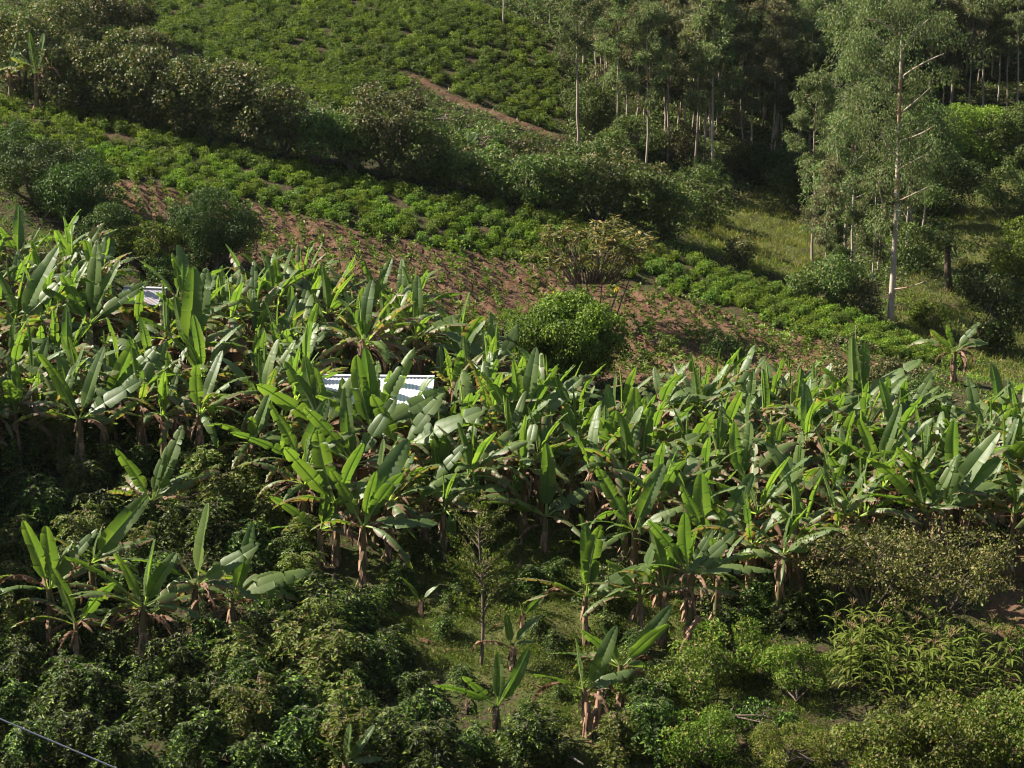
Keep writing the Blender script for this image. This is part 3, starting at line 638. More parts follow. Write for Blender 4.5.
coffee_px = [ # crown-centre px, base py, size
 (30, 768, 1.0), (75, 762, 1.1), (120, 768, 1.0), (60, 722, 1.0), (105, 715, 1.05), (160, 735, 1.0), (10, 725, 1.0), (200, 768, 1.0), (150, 700, .9), (205, 728, 1.0), (248, 752, 1.05),
 (255, 705, 1.0), (290, 732, 1.0), (300, 770, 1.0), (330, 700, 1.1), (345, 735, .9), (300, 668, 1.1), (345, 655, 1.2), (325, 630, 1.0), (370, 690, .9), (400, 765, 1.0), (425, 745, 1.0), (418, 705, .8), (390, 668, .9),
 (20, 690, 1.0), (265, 655, 1.0), (280, 620, 1.0), (240, 690, .9), (520, 768, .8), (545, 752, .7), (475, 768, .7), (215, 660, .9), (180, 690, .9),
 (20, 650, .9), (110, 668, .8), (10, 610, 1.0), (15, 570, 1.0), (40, 540, 1.0), (105, 540, 1.0), (80, 510, 1.0), (180, 545, 1.1), (225, 530, 1.1), (250, 570, 1.0), (265, 535, 1.0), (205, 500, 1.0), (20, 510, 1.0),
 (20, 475, 1.1), (60, 470, 1.0), (110, 480, 1.0), (200, 460, 1.2), (185, 430, 1.2), (215, 425, 1.3), (240, 470, 1.0), (150, 450, 1.1), (45, 440, 1.1), (15, 440, 1.0), (250, 500, 1.0), (290, 575, .9), (430, 520, 1.1), (450, 500, 1.1), (455, 545, .9), (410, 560, .8),
 (620, 765, .8), (655, 760, .9), (560, 768, .5), (650, 725, .8), (600, 610, .8), (555, 590, .7)]
for i, (px, py, s) in enumerate(coffee_px):
    p = ground(px, py); zone = 'bottom left' if (py > 640 and px < 450) else ('shaded left slope' if px < 300 else 'clearing')
    if zone == 'bottom left': lab, g = 'glossy coffee shrub in the dense patch along the bottom left', 'coffee shrubs of the bottom left patch'
    elif zone == 'shaded left slope': lab, g = 'coffee shrub growing in the shade between the left banana plants', 'coffee shrubs of the shaded left slope'
    else: lab, g = 'low dark coffee shrub at the rim of the grassy clearing', 'coffee shrubs around the clearing'
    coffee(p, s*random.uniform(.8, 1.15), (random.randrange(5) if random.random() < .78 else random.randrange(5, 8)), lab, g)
LEFTFILL = [(-40, 420), (130, 410), (250, 440), (300, 520), (310, 600), (360, 620), (440, 690), (450, 800), (-40, 800)]
cpos = [ground(a, b) for a, b, c in coffee_px]; k = 0
for _ in range(3000):
    if k > 62: break
    px = random.uniform(-30, 450); py = random.uniform(415, 790)
    if not inpoly(np.array([px]), np.array([py]), LEFTFILL)[0]: continue
    p = ground(px, py)
    if any((p[0]-q[0])**2+(p[1]-q[1])**2 < 1.45**2 for q in cpos): continue
    cpos.append(p); k += 1
    bl = py > 640
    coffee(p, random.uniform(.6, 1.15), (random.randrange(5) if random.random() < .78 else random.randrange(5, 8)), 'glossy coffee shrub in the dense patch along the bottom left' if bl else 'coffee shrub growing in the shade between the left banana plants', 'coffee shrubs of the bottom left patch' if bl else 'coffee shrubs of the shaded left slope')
print('coffee', k)
for (px, py, s_) in ((400, 590, .6), (385, 610, .6), (445, 640, .5), (455, 610, .55), (470, 590, .6), (500, 600, .5), (530, 590, .6), (540, 640, .5), (555, 660, .5), (465, 690, .5), (530, 720, .4), (430, 570, .6), (610, 640, .55), (640, 660, .6), (665, 690, .6), (560, 700, .35), (640, 700, .4), (575, 560, .6), (620, 590, .6), (730, 640, .7), (700, 650, .6), (760, 620, .9), (720, 615, .8), (790, 630, .8), (820, 620, .8)):
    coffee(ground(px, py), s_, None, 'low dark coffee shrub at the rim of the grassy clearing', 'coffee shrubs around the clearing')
for i, (px, py, s) in enumerate(((60, 190, 1.5), (20, 215, 1.5), (85, 235, 1.4), (45, 240, 1.3), (118, 250, 1.2), (150, 262, 1.1), (135, 285, 1.1), (180, 275, 1.0))):
    pass

# named shrubs: (px, base py, width px, height px, material, leaf size, label)
SH = [
 (568, 392, 106, 92, 'round', .15, .075, 'dense round yellow green bush standing above the grove'),
 (215, 272, 84, 76, 'dark', .15, .05, 'dark upright shrub with pointed shoots beside the red field'),
 (35, 205, 86, 62, 'dark', .15, .07, 'dark bushy tree at the left edge under the tea strip'),
 (75, 225, 78, 70, 'dark', .15, .07, 'dark green bushy tree right of the one at the left edge'),
 (70, 168, 60, 26, 'dark', .14, .06, 'low dark shrub at the left end of the tea strip'),
 (15, 168, 60, 40, 'dark', .14, .06, 'dark shrub on the left edge just below the banana pair'),
 (110, 258, 66, 52, 'dark', .14, .06, 'dark shrub above the small hut roof'),
 (145, 268, 62, 46, 'coffee2', .15, .06, 'olive shrub between the red field and the small hut'),
 (170, 288, 50, 34, 'dark', .13, .06, 'small dark shrub just above the hut'),
 (720, 360, 44, 28, 'dark', .14, .06, 'dark shrub at the lower edge of the furrowed field'),
 (660, 352, 40, 18, 'coffee2', .13, .06, 'olive shrub at the foot of the yellowish spreading tree'),
 (455, 352, 90, 40, 'weed', .15, .07, 'tangle of leafy weeds behind the white roof'),
 (500, 340, 46, 30, 'weed', .14, .06, 'low weedy shrub left of the round bush'),
 (400, 352, 60, 34, 'weed', .15, .07, 'low weedy shrub just behind the white roof ridge'),
 (690, 700, 90, 56, 'coffee2', .13, .065, 'leafy yellow green bush right of the leaning dead trunk'),
 (735, 680, 90, 60, 'weed', .13, .065, 'rounded bright green bush in front of the dark grove shade'),
 (700, 768, 90, 60, 'weed', .12, .06, 'mixed green bush at the bottom edge right of the clearing'),
 (790, 700, 80, 52, 'weed', .12, .05, 'soft green bush left of the maize'),
 (790, 775, 90, 50, 'grass', .12, .035, 'feathery pale yellow bush at the bottom edge'),
 (880, 790, 110, 78, 'coffee2', .13, .08, 'broad olive leaved bush at the bottom right, left part of the mass'),
 (945, 785, 110, 90, 'coffee2', .13, .08, 'broad olive leaved bush at the bottom right, middle of the mass'),
 (1010, 780, 100, 92, 'coffee2', .13, .08, 'broad olive leaved bush at the bottom right corner'),
 (905, 742, 110, 34, 'coffee2', .13, .07, 'low olive bush just below the maize'),
 (985, 745, 100, 34, 'coffee2', .13, .07, 'low olive bush below the maize near the right edge'),
 (1020, 680, 40, 50, 'weed', .14, .07, 'bright leafy shrub on the right edge beside the red soil'),
 (640, 366, 34, 18, 'coffee', .13, .06, 'small green shrub right of the round bush'),
 (600, 700, 60, 30, 'weed', .10, .05, 'low weeds bush behind the chopped stumps'),
 (760, 740, 80, 40, 'coffee', .12, .06, 'dark low bush in the bottom right hollow'),
 (845, 675, 50, 40, 'weed', .12, .06, 'green bush at the left end of the maize'),
]
for (px, py, w, h, kd, ll, lw, lab) in SH:
    kw = {}
    if kd == 'round': kw = dict(cover=2.6, nclump=70)
    if 'pointed shoots' in lab: kw = dict(spires=34)
    spx(px, py, w, h, kind=kd, leafL=ll, leafW=lw, label=lab, **kw)

# the hedge row behind the tea strip, and valley shrubs
HEDGE = [
 (20, 95, 80, 95, 'hedge'), (60, 70, 80, 75, 'hedge'), (95, 45, 70, 55, 'hedge'), (130, 40, 50, 46, 'hedge'), (75, 112, 70, 75, 'hedge'), (115, 118, 72, 80, 'hedge'), (150, 125, 66, 72, 'hedge'), (105, 75, 60, 50, 'hedge_green'), (145, 80, 60, 50, 'hedge'),
 (185, 138, 66, 78, 'hedge'), (220, 145, 62, 84, 'hedge'), (255, 152, 60, 88, 'hedge'), (285, 158, 60, 80, 'hedge'), (318, 165, 50, 52, 'hedge_green'), (190, 105, 60, 45, 'hedge_green'), (240, 100, 50, 40, 'hedge'),
 (352, 172, 50, 60, 'hedge_green'), (385, 176, 74, 84, 'hedge'), (420, 183, 60, 62, 'hedge_green'), (455, 190, 56, 40, 'hedge_green'), (490, 195, 60, 44, 'hedge_green'), (525, 205, 56, 48, 'hedge_green'),
 (560, 215, 64, 66, 'hedge_green'), (595, 222, 62, 66, 'hedge'), (630, 230, 62, 66, 'hedge_green'), (665, 238, 56, 60, 'hedge_green'), (690, 232, 46, 52, 'hedge_green'), (540, 180, 60, 30, 'hedge'), (500, 180, 60, 28, 'hedge'), (580, 185, 60, 42, 'hedge_green'), (620, 190, 56, 40, 'hedge'), (655, 200, 50, 36, 'hedge'),
 (440, 132, 60, 22, 'hedge_green'), (478, 150, 60, 24, 'hedge_green'), (515, 160, 56, 26, 'hedge'), (440, 155, 60, 28, 'hedge_green'), (470, 172, 60, 28, 'hedge'), (550, 168, 50, 22, 'hedge'), (400, 118, 50, 30, 'hedge')]
for i, (px, py, w, h, kd) in enumerate(HEDGE):
    if px < 335: lab, g = 'brownish leaved shrub tree in the hedge above the tea strip', 'hedge shrubs above the left of the tea strip'
    elif py < 170 and px < 560: lab, g = 'low shrub on the slope below the footpath', 'low shrubs below the footpath'
    else: lab, g = 'green shrub in the hollow behind the middle of the tea strip', 'hedge shrubs behind the middle of the tea strip'
    spx(px, py, w, h, kind=kd, leafL=.20, leafW=.11, label=lab, group=g, cat='shrub', name='hedge_shrub', cover=1.5, base=.05, nclump=30)
VAL = [ # valley at the right
 (740, 266, 30, 32, 'hedge', 'sparse grey green shrub on the pale grassy slope'), (715, 225, 40, 40, 'hedge_green', 'shrub at the left rim of the pale grassy slope'),
 (806, 300, 36, 30, 'hedge_green', 'shrub on the far side of the tea strip right of the grassy slope'),
 (835, 308, 50, 60, 'hedge_green', 'leafy bush left of the twin trunks'), (862, 318, 40, 34, 'hedge', 'low bush at the foot of the tall white tree'),
 (910, 268, 50, 44, 'hedge_green', 'dark bush right of the tall white trunk'), (970, 300, 34, 42, 'dark', 'rounded dark bush beside the dark stump trunk'),
 (995, 352, 66, 76, 'dark', 'round grey green bush in the right of the valley'), 
 (1015, 290, 54, 70, 'fresh', 'bright leafy bush on the right edge of the valley slope'), (1012, 225, 60, 70, 'hedge_green', 'green tree like bush at the right edge halfway up'),
 (940, 215, 70, 60, 'dark', 'dark bush in the shade of the forest edge'),
 (930, 330, 40, 26, 'weed', 'low weeds clump in the valley grass'), 
 (975, 165, 80, 60, 'fresh', 'bright green bush below the right forest'), (925, 150, 70, 55, 'hedge_green', 'broad leafed green bush right of the tall white tree'),
 (1015, 165, 60, 60, 'hedge_green', 'green bush under the right edge trees'), (800, 120, 30, 74, 'fresh', 'bright lime green bush between the dark trees'),
 (770, 185, 60, 50, 'dark', 'dark bush at the lower forest edge above the grassy slope'), (800, 215, 60, 56, 'dark', 'dark bush left of the big tree group'), (745, 180, 44, 36, 'hedge', 'scrub at the forest foot'),
 (700, 195, 60, 34, 'hedge_green', 'low shrub at the forest foot left of the grassy slope'), (590, 130, 50, 44, 'hedge_green', 'shrub under the leftmost forest trees'), (630, 160, 60, 44, 'hedge_green', 'shrub under the white forest trunks'), (680, 165, 50, 36, 'hedge', 'brown scrub below the forest trunks'),
 (850, 350, 60, 12, 'hedge', 'flat scrub at the end of the red field'), (895, 395, 70, 34, 'hedge', 'low brownish scrub above the right grove'), (850, 380, 60, 26, 'hedge', 'low brownish scrub below the end of the furrowed field'), (925, 410, 50, 30, 'hedge_green', 'scrub right below the dead skirted banana plant')]
for (px, py, w, h, kd, lab) in VAL:
    spx(px, py, w, h, kind=kd, leafL=.19, leafW=.09, label=lab, cat='bush', name='bush', cover=1.4, base=.05, nclump=30)

# eucalyptus -----------------------------------------------------------------
def limb_path(rg, a, b, n=6, wob=.04):
    q = np.linspace(0, 1, n)[:, None]; L = np.linalg.norm(b-a); w = np.cumsum(rg.normal(size=(n, 3))*wob*L/n, 0)*np.sin(q*math.pi)**.5
    up = np.array([0, 0, 1.])*(.12*L*np.sin(q*math.pi)*-1)
    return a+(b-a)*q+w+up*.5
def euc_variant(seed, h, r0, cb, cw, mat='euc', bark='euc_bark', nl=11, dens=1.0, leafL=.26, leafW=.075):
    """trunk + crown meshes: crown from cb*h up, crown width cw"""
    rg = np.random.default_rng(seed); tr = MB(); cr = MB()
    n = 12; q = np.linspace(0, 1, n); wob = np.cumsum(rg.normal(size=(n, 2))*.05*h/n, 0)
    pts = np.stack([wob[:, 0], wob[:, 1], q*h*.97-.25*(q == 0)], -1); rad = .60*r0*(1-q)**.75+.012; rad[0] *= 1.25
    tube(tr, pts, rad, 8)
    for i in range(nl):
        t = cb*.85+(1-cb*.85)*((i+.5)/nl)**.9; o = np.array([np.interp(t, q, pts[:, c]) for c in range(3)])
        az = i*2.4+rg.uniform(-.4, .4); env = math.sin(math.pi*min(1, max(0.08, (t-cb*.8)/(1-cb*.8)))**.7)
        ln = cw*.5*(.35+.75*env)*rg.uniform(.75, 1.15); e = o+np.array([math.cos(az)*ln, math.sin(az)*ln, ln*rg.uniform(.5, 1.0)])
        e[2] = min(e[2], h*1.02)
        path = limb_path(rg, o, e); tube(tr, path, np.linspace(r0*.32*(1.15-t), .012, 6), 5)
        for k in range(int(4+5*env)):
            f = rg.uniform(.45, 1.05); c0 = np.array([np.interp(f, np.linspace(0, 1, 6), path[:, c]) for c in range(3)])+rg.normal(size=3)*cw*.10
            tube(tr, [np.array([np.interp(f*.8, np.linspace(0, 1, 6), path[:, c]) for c in range(3)]), c0], [.018, .008], 3)
            rad_ = cw*rg.uniform(.09, .16); m = int(rg.uniform(80, 150)*dens*(cw/4))
            d = nrm(rg.normal(size=(m, 3))); pp = c0+d*(rad_*rg.uniform(.2, 1.15, m)**.6)[:, None]*np.array([1.15, 1.15, .8])
            leafquads(cr, pp, d*.45+rg.normal(size=(m, 3))*.45+[0, 0, -.55], leafL*rg.uniform(.7, 1.3, m), leafW, rg.random(), rg)
    m = int(260*dens); d = rg.normal(size=(m, 3)); pp = pts[-1]+d*np.array([.1, .1, .09])*cw
    leafquads(cr, pp, d*.3+[0, 0, -.4], leafL, leafW, .6, rg)
    return tr.mesh('trunk_mesh', M[bark], True), cr.mesh('crown_mesh', M[mat])
EUC = [euc_variant(1, 12, .13, .42, 2.7, nl=14), euc_variant(2, 13, .14, .5, 2.9, 'euc', 'euc_bark_grey', nl=14), euc_variant(3, 11, .11, .35, 2.5, 'euc_dry', 'euc_bark_grey', nl=13), euc_variant(4, 14, .15, .5, 3.2, 'euc', 'euc_bark_grey', nl=13),
       euc_variant(5, 10, .11, .25, 3.0, 'hedge_green', 'euc_bark_grey'), euc_variant(6, 12.5, .12, .45, 2.6, 'euc_dry', 'euc_bark_grey', nl=13), euc_variant(7, 12, .13, .3, 3.4, 'euc', dens=.8), euc_variant(8, 9, .10, .25, 2.9, 'hedge_green', 'euc_bark_grey')]
def euc(p, v, s, rz, label, group=None):
    root = empty('eucalyptus_tree', p, rz, s); ob('trunk', EUC[v][0], root); ob('crown', EUC[v][1], root)
    return tag(root, label, 'tree', group)
forest_hand = [(578, 150, 1, 'slender eucalyptus with a bare white forked trunk at the left edge of the forest', 12.5), (503, 26, 0, 'single thin tree with a bare pale trunk at the top edge above the tea', 9),
 (648, 180, 1, 'white trunked eucalyptus rising from the foot of the forest', 11), (693, 182, 5, 'eucalyptus with a leaning pale trunk in the middle of the forest front', 13), (711, 192, 0, 'nearest eucalyptus of the forest front, tall pale grey trunk', 13),
 (771, 168, 5, 'pale trunked eucalyptus at the right end of the forest front', 11.5), (638, 160, 2, 'slim reddish trunked eucalyptus in the forest front', 10), (618, 145, 0, 'slim eucalyptus near the left end of the forest front', 10), (606, 130, 2, 'thin brown trunked eucalyptus behind the white forked one', 9.5)]
fpts = []
for (px, py, v, lab, hh) in forest_hand:
    p = ground(px, py); fpts.append(p)
    r_ = euc(p, v, hh/(12, 13, 11, 14, 10, 12.5, 12, 9)[v], random.uniform(0, 6), lab)
FOREST = [(560, -60), (1100, -60), (1100, 110), (1000, 135), (930, 130), (880, 150), (820, 165), (780, 170), (720, 172), (650, 160), (590, 120), (566, 60)]
nf = 0
for _ in range(9000):
    if nf >= 290: break
    px = random.uniform(560, 1090); py = random.uniform(-75, 175)
    if not inpoly(np.array([px]), np.array([py]), FOREST)[0]: continue
    p = ground(px, py)
    if any((p[0]-a[0])**2+(p[1]-a[1])**2 < 1.4**2 for a in fpts): continue
    fpts.append(p); nf += 1
    if px < 790: lab, g, vs = 'eucalyptus in the plantation at the top right of the tea field', 'eucalyptus trees of the left forest', (0, 1, 2, 3, 5, 6, 2, 5)
    elif px < 900: lab, g, vs = 'dark tree in the forest behind the tallest white tree', 'trees behind the tallest white tree', (3, 6, 4, 7, 1, 6, 7)
    else: lab, g, vs = 'eucalyptus in the forest at the top right corner', 'eucalyptus trees of the top right corner', (0, 1, 3, 5, 2, 6)
    euc(p, random.choice(vs), random.uniform(.75, 1.02), random.uniform(0, 6.28), lab, g)
# trees above the tea field at the very top
for k, (px, py) in enumerate(((455, -8), (475, 2), (520, 8), (535, 22), (550, 28), (490, -5), (560, 40))):
    p = ground(px, py); euc(p, (4, 7, 4, 7, 4, 7, 4)[k], .42, random.uniform(0, 6), 'small dark tree in the row along the top edge of the tea field', 'small trees along the top of the tea field')
# big hero tree with visible limbs
def hero_tree():
    p = ground(890, 327); s = pxm(p); rg = np.random.default_rng(77)
    root = empty('eucalyptus_tree', p); h = 310/s
    tr = MB(); n = 16; q = np.linspace(0, 1, n); pts = np.stack([np.sin(q*5)*.06, np.cos(q*3)*.05, q*h-.3*(q == 0)], -1)
    tube(tr, pts, .145*(1-q)**.6+.02, 10); hero_trunk = ob('trunk', tr.mesh('trunk_mesh', M['euc_bark'], True), root)
    def at(px, py): return np.array([(px-890)/s, 0, (327-py)/s/math.cos(R(12))])
    limbs = [((890, 228), (872, 205), (868, 180)), ((891, 162), (870, 140), (855, 110)), ((890, 98), (872, 85), (857, 72)), ((890, 70), (875, 58), (862, 45)), ((891, 145), (905, 140), (918, 128)),
             ((892, 172), (903, 163), (910, 155)), ((890, 290), (905, 288), (920, 278)), ((890, 60), (900, 40), (912, 28)), ((890, 120), (905, 105), (915, 92)), ((890, 40), (880, 22), (872, 12)), ((890, 205), (905, 195), (918, 186)), ((890, 255), (876, 245), (866, 228)),
             ((890, 85), (905, 70), (925, 60)), ((890, 50), (870, 30), (850, 28))]
    cr = MB()
    for i, L in enumerate(limbs):
        yy = -rg.uniform(.3, 1.7); P3 = [at(*a) for a in L]; P3[1][1] = yy*.5; P3[2][1] = yy
        lm = MB(); t = np.linspace(0, 1, 7)[:, None]; path = P3[0]*(1-t)**2+2*P3[1]*t*(1-t)+P3[2]*t*t
        tube(lm, path, np.linspace(.055, .02, 7), 6); ob('limb', lm.mesh('limb_mesh', M['euc_bark'], True), hero_trunk)
        low = (327-L[2][1]) < 90
        for k in range(5 if not low else 3):
            c0 = P3[2]+rg.normal(size=3)*np.array([1.0, .9, .7])+np.array([0, 1.1, .45]); m = 210 if not low else 130
            d = nrm(rg.normal(size=(m, 3))); pp = c0+d*(rg.uniform(.55, .95)*rg.uniform(.2, 1.1, m)**.6)[:, None]
            leafquads(cr, pp, d*.4+rg.normal(size=(m, 3))*.4+[0, 0, -.6], .2*rg.uniform(.7, 1.3, m), .06, rg.random(), rg)
            tube(lm, [P3[2], c0], [.02, .008], 3) if False else None
    for k in range(17):   # upper crown around the leader
        z = h*rg.uniform(.62, 1.02); rr = 2.3*math.sin(math.pi*min(1, max(.12, (z/h-.55)/.5)))**.6
        c0 = np.array([rg.uniform(-rr, rr), rg.uniform(-.1*rr, 1.2*rr), z]); m = 150
        d = nrm(rg.normal(size=(m, 3))); pp = c0+d*(rg.uniform(.45, .8)*rg.uniform(.2, 1.1, m)**.6)[:, None]
        leafquads(cr, pp, d*.4+rg.normal(size=(m, 3))*.4+[0, 0, -.6], .2*rg.uniform(.7, 1.3, m), .06, rg.random(), rg)
    ob('crown', cr.mesh('crown_mesh', M['euc']), root)
    tag(root, 'tallest eucalyptus with a straight white trunk and bare pale limbs standing by the tea strip', 'tree')
hero_tree()
grp = [(870, 318, 0, 8.0, 'shorter eucalyptus with a reddish trunk just left of the tallest white one'), (832, 290, 6, 9.5, 'bushy eucalyptus left of the tallest white tree'), (822, 300, 5, 7.5, 'slim pale trunked eucalyptus in the tree group left of the tallest one'),
       (850, 285, 6, 11.0, 'broad crowned eucalyptus behind the tallest white tree, left side'), (812, 262, 3, 11, 'large grey green eucalyptus at the left of the big tree group'), (845, 250, 3, 13, 'high grey green eucalyptus rising behind the tree group'),
       (905, 260, 6, 8.5, 'dark leaved tree behind the tallest trunk, right side'), (920, 240, 7, 8.5, 'dark tree at the shaded right flank of the big tree group'), (878, 270, 6, 8, 'leafy tree tucked directly behind the tallest trunk'), (836, 305, 4, 4.2, 'small leafy tree at the foot of the big tree group'), (910, 225, 7, 9, 'dark tree farther back in the shaded right flank')]
for (px, py, v, hh, lab) in grp:
    p = ground(px, py); euc(p, v, hh/(12, 13, 11, 14, 10, 12.5, 12, 9)[v], random.uniform(0, 6), lab)
# dark stump-like trunk with low crown in the valley
p = ground(948, 292); s = pxm(p); root = empty('tree', p); mb = MB(); tube(mb, [(0, 0, -.1), (.0, 0, .25), (-.08, 0, 1.2), (-.15, 0, 2.6)], [.42, .26, .19, .15], 10); ob('trunk', mb.mesh('trunk_mesh', M['frame'], True), root)
mb = MB(); clump_crown(mb, np.random.default_rng(4), 3.6, 2.0, 2.0, .2, .08, 1.0, nclump=22); ob('crown', mb.mesh('crown_mesh', M['hedge_green']), root); tag(root, 'short tree with a thick dark trunk in the middle of the grassy valley', 'tree')

# spreading tree with drooping yellowish leaves
def droopy_tree():
    p = ground(612, 330); s = pxm(p); rg = np.random.default_rng(9); root = empty('spreading_tree', p)
    def at(px, py, y=0): return np.array([(px-612)/s, y, (330-py)/s/math.cos(R(12))])
    tr = MB()
    for L, r0 in (([(608, 330), (611, 310), (618, 290)], .05), ([(612, 330), (620, 305), (628, 282)], .045), ([(596, 325), (590, 310), (575, 288), (563, 268)], .05), ([(597, 325), (592, 305), (585, 282)], .045), ([(600, 326), (600, 305), (602, 280)], .04)):
        tube(tr, [at(a, b) for a, b in L], np.linspace(r0, r0*.6, len(L)), 6)
    cr = MB()
    for k in range(125):
        x = rg.uniform(-1, 1); y = rg.uniform(-1, 1); z = rg.uniform(0, 1)
        if x*x+y*y > 1: continue
        c0 = at(593, 275)+np.array([x*62/s, y*48/s, ((z*.85-.05)*(1-.3*x*x)+.28)*46/s])
        b0 = at(590+x*25, 285)*1.0; tube(tr, [b0, (b0+c0)/2+[0, 0, .1], c0], [.03, .018, .01], 4)
        m = 27; az = rg.uniform(0, 6.28, m); D = np.stack([np.cos(az), np.sin(az), rg.uniform(-1.1, .35, m)], -1)
        leafquads(cr, c0+rg.normal(size=(m, 3))*.09, D, .36*rg.uniform(.7, 1.25, m), .09, rg.random(), rg)
    ob('trunk', tr.mesh('trunk_mesh', M['bark'], True), root); ob('crown', cr.mesh('crown_mesh', M['droopy']), root)
    for (a, b) in ((551, 284), (613, 279)):
        yl = MB(); c0 = at(a, b, -2.2); leafquads(yl, c0+rg.normal(size=(5, 3))*.06, np.tile([.2, -.1, -1.], (5, 1))+rg.normal(size=(5, 3))*.2, .2, .08, .6, rg)
        ob('yellow_leaf', yl.mesh('yellow_leaf_mesh', M['yellow']), root)
    tag(root, 'spreading tree with drooping yellowish brown leaves on thin stems in the red field', 'tree')
droopy_tree()

# sapling in the clearing
def sapling():
    p = ground(481, 668); s = pxm(p); rg = np.random.default_rng(21); root = empty('sapling', p); h = 178/s; w = 66/s
    tr = MB(); q = np.linspace(0, 1, 10); pts = np.stack([.08*np.sin(q*5), .05*np.cos(q*4), q*h-.1*(q == 0)], -1); tube(tr, pts, .055*(1-q)+.012, 7); cr = MB()
    for i in range(80):
        t = rg.uniform(.22, .99); o = np.array([np.interp(t, q, pts[:, c]) for c in range(3)]); az = rg.uniform(0, 6.28)
        ln = w*.5*(math.sin(math.pi*min(1, (t-.12)/.9)**.8)**.7)*rg.uniform(.5, 1.1)+.08; d = np.array([math.cos(az), math.sin(az), .75]); e = o+d*ln
        tube(tr, [o, (o+e)/2-[0, 0, .03], e], [.018, .012, .006], 4); m = int(10+ln*42)
        f = rg.uniform(.3, 1.05, m)[:, None]; leafquads(cr, o+(e-o)*f+rg.normal(size=(m, 3))*.05, rg.normal(size=(m, 3))*.6+d*.7+[0, 0, .3], .15*rg.uniform(.7, 1.2, m), .055, rg.random(), rg)
    ob('trunk', tr.mesh('trunk_mesh', M['bark'], True), root); ob('crown', cr.mesh('crown_mesh', M['coffee2']), root)
    tag(root, 'slender upright sapling with small leaves in the grassy clearing', 'sapling')
sapling()

# sparse trees at the right
def sparse_tree(px, py, wpx, hpx, seed, lab, fork):
    p = ground(px, py); s = pxm(p); rg = np.random.default_rng(seed); root = empty('sparse_tree', p); w = wpx/s; h = hpx/s; tr = MB(); cr = MB()
    f0 = np.array([fork*.3, 0, h*.28]); tube(tr, [(0, 0, -.1), (.05, 0, h*.14), f0], [.11, .09, .075], 8)
    for i in range(13):
        az = i*2.4+rg.uniform(-.3, .3); q = rg.uniform(.55, 1)
        e = np.array([math.cos(az)*w*.5*q, math.sin(az)*w*.42*q, h*(.66+.34*math.sqrt(max(0, 1-q*q*.9))*rg.uniform(.7, 1))])
        md = f0+(e-f0)*.5+rg.normal(size=3)*.15+[0, 0, -.05]; tube(tr, [f0, md, e], [.05, .03, .012], 5)
        for k in range(8):
            t = rg.uniform(.6, 1); o = (f0+(md-f0)*t*2 if t < .5 else md+(e-md)*(t-.5)*2); e2 = o+rg.normal(size=3)*np.array([.5, .5, .32])+[0, 0, .1]
            tube(tr, [o, e2], [.014, .006], 3); m = 44; d = nrm(rg.normal(size=(m, 3)))
            pp = e2+d*(rg.uniform(.22, .42)*rg.uniform(.2, 1.1, m)**.6)[:, None]*np.array([1.2, 1.2, .7])
            leafquads(cr, pp, d*.6+rg.normal(size=(m, 3))*.5, .12*rg.uniform(.7, 1.2, m), .075, rg.random(), rg)
    ob('trunk', tr.mesh('trunk_mesh', M['bark'], True), root); ob('crown', cr.mesh('crown_mesh', M['sparse']), root); tag(root, lab, 'tree')
sparse_tree(866, 645, 116, 118, 31, 'sparse olive leaved tree above the maize, left one of two', .3)
sparse_tree(940, 648, 124, 116, 33, 'sparse yellowish leaved tree above the maize, right one of two', .5)
spx(985, 655, 60, 34, kind='twig', leafL=.2, leafW=.02, label='brown twiggy undergrowth under the right sparse tree', cat='shrub') if False else None

# maize ----------------------------------------------------------------------
def maize_meshes():
    r = np.random.default_rng(3); st = MB(); tube(st, [(0, 0, -.05), (.01, 0, .8), (.03, .01, 1.75)], [.016, .013, .007], 5)
    lv = []
    for v in range(3):
        mb = MB(); n = 8; s = np.linspace(0, 1, n); L = .62; a = .5+1.7*s+.2*v; x = np.cumsum(np.sin(a)*L/n); z = np.cumsum(np.cos(a)*L/n); w = .038*np.sin(math.pi*(s*.85+.12))
        V = np.stack([np.stack([x, -w, z+.012], -1), np.stack([x, 0*w, z], -1), np.stack([x, w, z+.012], -1)], 1).reshape(-1, 3)
        i = np.arange(n-1)[:, None]*3; mb.add(V, np.concatenate([i+np.array([[0, 1, 4, 3]]), i+np.array([[1, 2, 5, 4]])]), (.3+.3*v, .5, .3*v)); lv.append(mb.mesh('leaf_mesh', M['maize'], True))
    ts = MB()
    for k in range(9):
        az = k*.7; tube(ts, [(0, 0, 0), (.05*math.cos(az), .05*math.sin(az), .12), (.12*math.cos(az), .12*math.sin(az), .2)], [.010, .009, .006], 4)
    return st.mesh('stalk_mesh', M['maize'], True), lv, ts.mesh('tassel_mesh', M['tassel'], True)
MZ = maize_meshes()
MAIZE = [(828, 640), (880, 630), (1000, 668), (1015, 705), (960, 710), (880, 700), (835, 690)]
nm = 0
for _ in range(3000):
    if nm >= 110: break
    px = random.uniform(820, 1024); py = random.uniform(640, 722)
    if not inpoly(np.array([px]), np.array([py]), [(a, b+12) for a, b in MAIZE])[0]: continue
    p = ground(px, py)
    if any((p[0]-a)**2+(p[1]-b)**2 < .3**2 for a, b, c in occupied[-200:] if c == .1): continue
    occupied.append((p[0], p[1], .1)); nm += 1
    s = random.uniform(.95, 1.3); root = empty('maize_plant', p, random.uniform(0, 6.28), s); ob('stalk', MZ[0], root)
    for k in range(8): ob('leaf', MZ[1][k % 3], root, (0, 0, .25+.18*k), (0, 0, k*math.pi+random.uniform(-.4, .4)), random.uniform(.8, 1.15))
    if random.random() < .35: ob('tassel', MZ[2], root, (.03, .01, 1.72))
    tag(root, 'maize plant in the small patch under the sparse trees', 'maize plant', 'maize plants of the patch')

